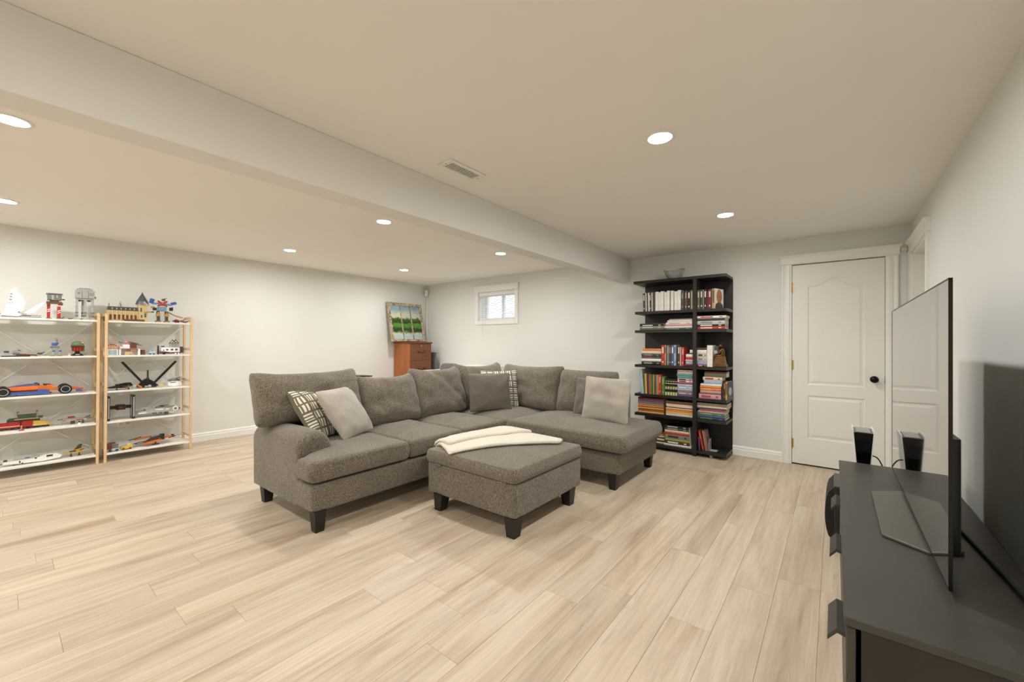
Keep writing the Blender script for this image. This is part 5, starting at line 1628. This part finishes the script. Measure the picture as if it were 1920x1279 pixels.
# -- right unit, second board
toy('toy_shop', 'white toy shop with open upper deck, second board of the right unit', 236, 1, [
    ('ground_floor', 'white', [('b', -.115, 0, .032, .105, .08, .064), ('b', .03, .034, .032, .19, .012, .064), ('b', -.05, -.02, .032, .016, .04, .064), ('b', .10, 0, .032, .018, .08, .064)]),
    ('garage_door', 'pblue', [('b', -.105, -.0405, .030, .060, .003, .046)]),
    ('deck', 'pink', [('b', -.01, 0, .067, .32, .084, .006)]),
    ('counter', 'tan', [('b', .02, -.01, .018, .06, .02, .036), ('b', .06, .0, .05, .05, .03, .02)]),
    ('sign', 'tan', [('p', [(-.165, .072), (-.160, .096), (-.125, .118), (-.085, .118), (-.055, .098), (-.048, .072)], -.004, .010)]), ('sign_letters', 'red', [('b', -.135, -.006, .104, .012, .002, .012), ('b', -.115, -.006, .109, .012, .002, .012), ('b', -.095, -.006, .109, .012, .002, .012), ('b', -.076, -.006, .103, .012, .002, .012)]),
    ('stall', 'white', [('b', .0, 0, .090, .055, .05, .040), ('b', -.04, -.02, .080, .02, .02, .022)]), ('stall_hut', 'brown', [('b', .055, 0, .094, .054, .05, .048), ('b', .055, 0, .122, .040, .04, .010)]),
    ('balloon_fish', 'pink', [('s', (.0, -.01, .134), .018, (1.1, .8, .9)), ('b', .014, -.01, .148, .006, .004, .010)]), ('awning', 'dgrey', [('br', .060, 0, .128, .085, .044, .006, -.28), ('br', .10, 0, .108, .05, .04, .006, -.2)]), ('fork_sign', 'blue', [('b', -.036, -.01, .130, .024, .004, .006), ('b', -.05, -.01, .136, .008, .004, .010)]),
    ('stools', 'pink', [('l', [(.006, 0), (.006, .014)], (.03, -.035, 0), 10), ('l', [(.006, 0), (.006, .014)], (.055, -.035, 0), 10)]), ('shelf_goods', 'brown', [('b', .135, 0, .026, .03, .05, .052)])], x=-5.90)
toy('toy_mini_car', 'tiny pale blue toy car between the toy shop and camper', 285, 1, [('body', 'pblue', [('b', 0, 0, .026, .048, .032, .026), ('b', 0, 0, .046, .036, .030, .016)]), ('window', 'azure', [('b', 0, -.0155, .046, .028, .002, .010)]), ('wheels', 'dgreen', [('t', (-.015, -.018, .009), (-.015, .018, .009), .009), ('t', (.015, -.018, .009), (.015, .018, .009), .009)])], x=-5.83)
toy('toy_camper', 'white and maroon toy camper van with a pink roof frame', 319, 1, [
    ('van', 'white', [('b', 0, 0, .046, .165, .05, .052), ('b', .0, 0, .074, .155, .044, .008)]), ('skirt', 'maroon', [('b', 0, 0, .018, .178, .054, .016), ('br', -.055, -.0262, .030, .09, .002, .008, -.15)]),
    ('windows', 'dgrey', [('b', -.03, -.0258, .052, .018, .002, .016), ('b', .012, -.0258, .054, .024, .002, .018), ('b', .05, -.0258, .054, .022, .002, .018), ('b', -.06, -.0258, .048, .010, .002, .012)]),
    ('wheel', 'white', [('t', (.045, -.028, .010), (.045, -.020, .010), .009), ('t', (.07, -.028, .010), (.07, -.020, .010), .009)]), ('wheel', 'black', [('t', (-.055, -.027, .010), (-.055, .027, .010), .010), ('t', (.058, -.026, .010), (.058, .026, .010), .010)]),
    ('tower', 'dgrey', [('b', -.10, .02, .05, .016, .016, .10), ('b', .105, .01, .052, .030, .03, .07), ('b', -.06, .02, .088, .03, .01, .012)]),
    ('roof_arch', 'lgrey', [('t', (.0, .012, .076), (.0, .012, .116), .006), ('t', (.075, .012, .076), (.075, .012, .116), .006), ('b', .037, .012, .116, .09, .02, .010), ('b', .037, .014, .096, .05, .012, .04)]),
    ('roof_frame', 'maroon', [('br', .010, .012, .142, .050, .006, .006, .9), ('br', .037, .012, .148, .056, .006, .006, -.9), ('br', .037, .012, .148, .056, .006, .006, .9), ('br', .066, .012, .142, .050, .006, .006, -.9), ('b', .037, .012, .126, .095, .008, .006)])], x=-5.88)
# -- right unit, third board
toy('toy_black_flyer', 'black toy flyer with two long slanted fins and a centre mast', 273, 2, [
    ('body', 'black', [('p', [(-.075, .010), (-.03, .070), (.0, .098), (.03, .094), (.075, .060), (.11, .018), (.08, .006)], -.012, .030), ('b', .02, 0, .018, .14, .06, .024)]),
    ('fin', 'black', [('br', -.100, 0, .165, .020, .030, .300, .62)]), ('fin', 'black', [('br', .168, 0, .165, .020, .030, .300, -.68)]),
    ('mast', 'dgrey', [('b', .020, 0, .140, .014, .020, .100), ('b', .020, 0, .100, .024, .028, .020)]),
    ('engine', 'lgrey', [('s', (.032, -.034, .018), .016), ('b', .005, -.03, .016, .03, .01, .014)])], x=-5.90)
toy('toy_black_plane', 'black and orange low toy plane in front of the slanted fins', 226, 2, [
    ('fuselage', 'black', [('p', [(-.105, .030), (-.04, .044), (.03, .072), (.08, .072), (.10, .040), (.02, .020), (-.08, .022)], -.022, .022), ('b', .03, 0, .060, .07, .06, .014), ('b', -.02, 0, .046, .03, .05, .030)]),
    ('wing', 'dgrey', [('b', .04, 0, .038, .060, .16, .008), ('b', -.03, -.03, .012, .012, .012, .024), ('b', .06, -.03, .012, .012, .012, .024)]),
    ('stripe', 'orange', [('br', .050, -.030, .030, .044, .006, .014, .7), ('br', .150, -.020, .026, .044, .008, .016, -.7)]), ('nozzle', 'lgrey', [('t', (.09, -.02, .026), (.12, -.02, .026), .016)])], x=-5.83)
toy('toy_pup', 'tiny beige toy animal beside the black flyer', 302, 2, [('body', 'tan', [('b', 0, 0, .022, .034, .018, .022), ('b', .018, 0, .036, .018, .016, .020)]), ('leg', 'tan', [('b', -.012, 0, .006, .008, .016, .012), ('b', .012, 0, .006, .008, .016, .012)]), ('patch', 'brown', [('b', .024, -.0085, .040, .006, .001, .008), ('b', .020, 0, .048, .012, .012, .004)])], x=-5.80)
toy('toy_white_frame_ship', 'white and grey toy ship with thin spars, right on the third board', 328, 2, [
    ('hull', 'white', [('p', [(-.060, .012), (-.062, .052), (-.02, .062), (.050, .056), (.065, .020), (.03, .004), (-.03, .004)], -.024, .024)]),
    ('deck', 'grey', [('b', .0, 0, .062, .10, .05, .008), ('b', -.02, -.025, .046, .05, .002, .010), ('b', .03, 0, .074, .03, .03, .016)]),
    ('spar', 'dgrey', [('t', (-.065, -.01, .072), (.085, -.02, .082), .003), ('t', (-.04, .01, .080), (.06, -.02, .100), .003), ('t', (.0, 0, .07), (.045, -.02, .104), .003), ('t', (.04, 0, .078), (.095, 0, .078), .003)])], x=-5.87)
# -- right unit, fourth board
toy('toy_twin_panel', 'dark toy model of two upright slabs joined by a thick bar', 228, 3, [
    ('side_panel', 'black', [('b', -.100, 0, .128, .020, .13, .245)]), ('side_panel', 'black', [('b', .090, 0, .128, .020, .13, .245)]),
    ('panel_face', 'lgrey', [('b', -.0885, -.01, .128, .003, .05, .20), ('b', .0785, -.01, .128, .003, .05, .20), ('b', -.100, -.0655, .128, .012, .003, .21), ('b', .090, -.0655, .128, .012, .003, .21)]),
    ('bar', 'black', [('t', (-.09, 0, .128), (.08, 0, .128), .018), ('b', -.004, 0, .128, .070, .070, .052), ('b', -.004, -.038, .128, .040, .012, .030)]),
    ('badge', 'dred', [('b', -.004, -.0448, .128, .028, .002, .022), ('b', .028, -.0355, .136, .012, .003, .016)]), ('base_strip', 'black', [('b', -.100, 0, .004, .024, .12, .008), ('b', .090, 0, .004, .024, .12, .008)])], x=-5.86)
toy('toy_flat_freighter', 'wide flat grey toy freighter on a stand, fourth board', 300, 3, [
    ('hull', 'lgrey', [('pz', [(-.20, -.03), (-.15, -.055), (.06, -.085), (.15, -.06), (.185, 0), (.15, .06), (.0, .085), (-.16, .03)], .042, .066), ('pz', [(-.12, -.03), (.05, -.06), (.12, -.04), (.13, .02), (.0, .05)], .066, .084)]),
    ('upper_deck', 'grey', [('b', .02, 0, .088, .10, .06, .014), ('b', -.08, 0, .072, .10, .03, .012), ('b', .10, -.02, .088, .06, .05, .012), ('b', -.15, -.02, .060, .05, .04, .010)]),
    ('drum', 'white', [('t', (.125, -.075, .068), (.125, -.05, .068), .026)]), ('drum_face', 'grey', [('t', (.125, -.077, .068), (.125, -.074, .068), .014)]),
    ('panel', 'white', [('b', .0, -.062, .060, .045, .02, .026), ('b', -.02, -.064, .072, .05, .012, .008), ('b', .055, -.070, .062, .03, .012, .020), ('b', -.14, -.05, .046, .09, .02, .010)]),
    ('strut', 'grey', [('b', -.05, -.05, .020, .04, .012, .040), ('b', .0, -.05, .020, .03, .012, .040), ('b', .06, 0, .02, .03, .05, .04)]), ('cannon', 'dgrey', [('b', .02, 0, .100, .03, .03, .012), ('t', (.03, -.01, .104), (.075, -.02, .108), .003)]), ('rear_vent', 'dgrey', [('b', .16, 0, .060, .03, .06, .016)])], x=-5.87)
# -- right unit, bottom board
toy('toy_brown_buggy', 'small brown and grey toy buggy at the left of the bottom board', 212, 4, [
    ('cab', 'brown', [('b', -.020, .01, .050, .042, .05, .052), ('b', .0, .01, .080, .05, .04, .012)]), ('engine', 'grey', [('b', .026, 0, .045, .036, .05, .036), ('t', (.02, -.02, .07), (.05, -.025, .066), .008)]),
    ('front', 'pblue', [('b', .014, -.035, .020, .060, .03, .018), ('b', .044, -.04, .012, .02, .02, .012)]), ('wheel', 'dgrey', [('t', (-.02, -.05, .013), (-.02, -.035, .013), .013), ('t', (.03, -.055, .013), (.03, -.04, .013), .013), ('t', (.0, .03, .013), (.0, .045, .013), .013)]), ('light', 'red', [('b', -.012, -.048, .03, .012, .006, .010)])], x=-5.84)
toy('toy_yellow_roadster', 'small yellow toy roadster on the bottom board', 239, 4, [
    ('body', 'yellow', [('p', [(-.045, .012), (-.035, .030), (.0, .040), (.030, .062), (.045, .040), (.045, .012)], -.022, .022)]), ('windscreen', 'white', [('p', [(.006, .044), (.018, .062), (.026, .062), (.018, .042)], -.018, .018)]),
    ('wheel', 'brown', [('t', (-.026, -.024, .012), (-.026, .024, .012), .012), ('t', (.026, -.024, .012), (.026, .024, .012), .012)])], x=-5.82)
toy('toy_orange_jet', 'black and orange toy jet with four straight wings, bottom board', 289, 4, [
    ('fuselage', 'dgrey', [('p', [(-.16, .040), (-.06, .050), (.0, .090), (.075, .092), (.09, .050), (.06, .036), (-.14, .030)], -.018, .018)]), ('canopy', 'lgrey', [('b', .005, 0, .092, .045, .02, .014), ('b', -.11, -.0185, .040, .05, .001, .008)]),
    ('wing', 'orange', [('br', -.015, -.05, .044, .15, .07, .008, .18)]), ('wing', 'orange', [('br', .110, -.01, .068, .13, .09, .008, .05)]), ('wing', 'orange', [('br', -.07, .05, .078, .16, .06, .008, .10)]),
    ('engine', 'black', [('t', (.05, -.045, .070), (.085, -.050, .070), .022), ('t', (.06, .035, .084), (.10, .035, .084), .018)]), ('engine_ring', 'lgrey', [('l', [(.014, .0), (.016, -.003), (.012, -.004)], (.0, 0, 0), 12, 'y')]) if False else ('engine_ring', 'lgrey', [('t', (.0845, -.050, .070), (.087, -.0503, .070), .013)]),
    ('cannon', 'black', [('t', (-.19, .05, .070), (-.09, .05, .094), .004), ('t', (.12, -.055, .060), (.18, -.06, .076), .005), ('b', .165, -.01, .082, .02, .05, .008), ('b', .165, -.01, .062, .02, .05, .008)]),
    ('stand', 'dgrey', [('b', .02, 0, .018, .012, .03, .036), ('b', .02, 0, .003, .06, .04, .006)])], x=-5.87)
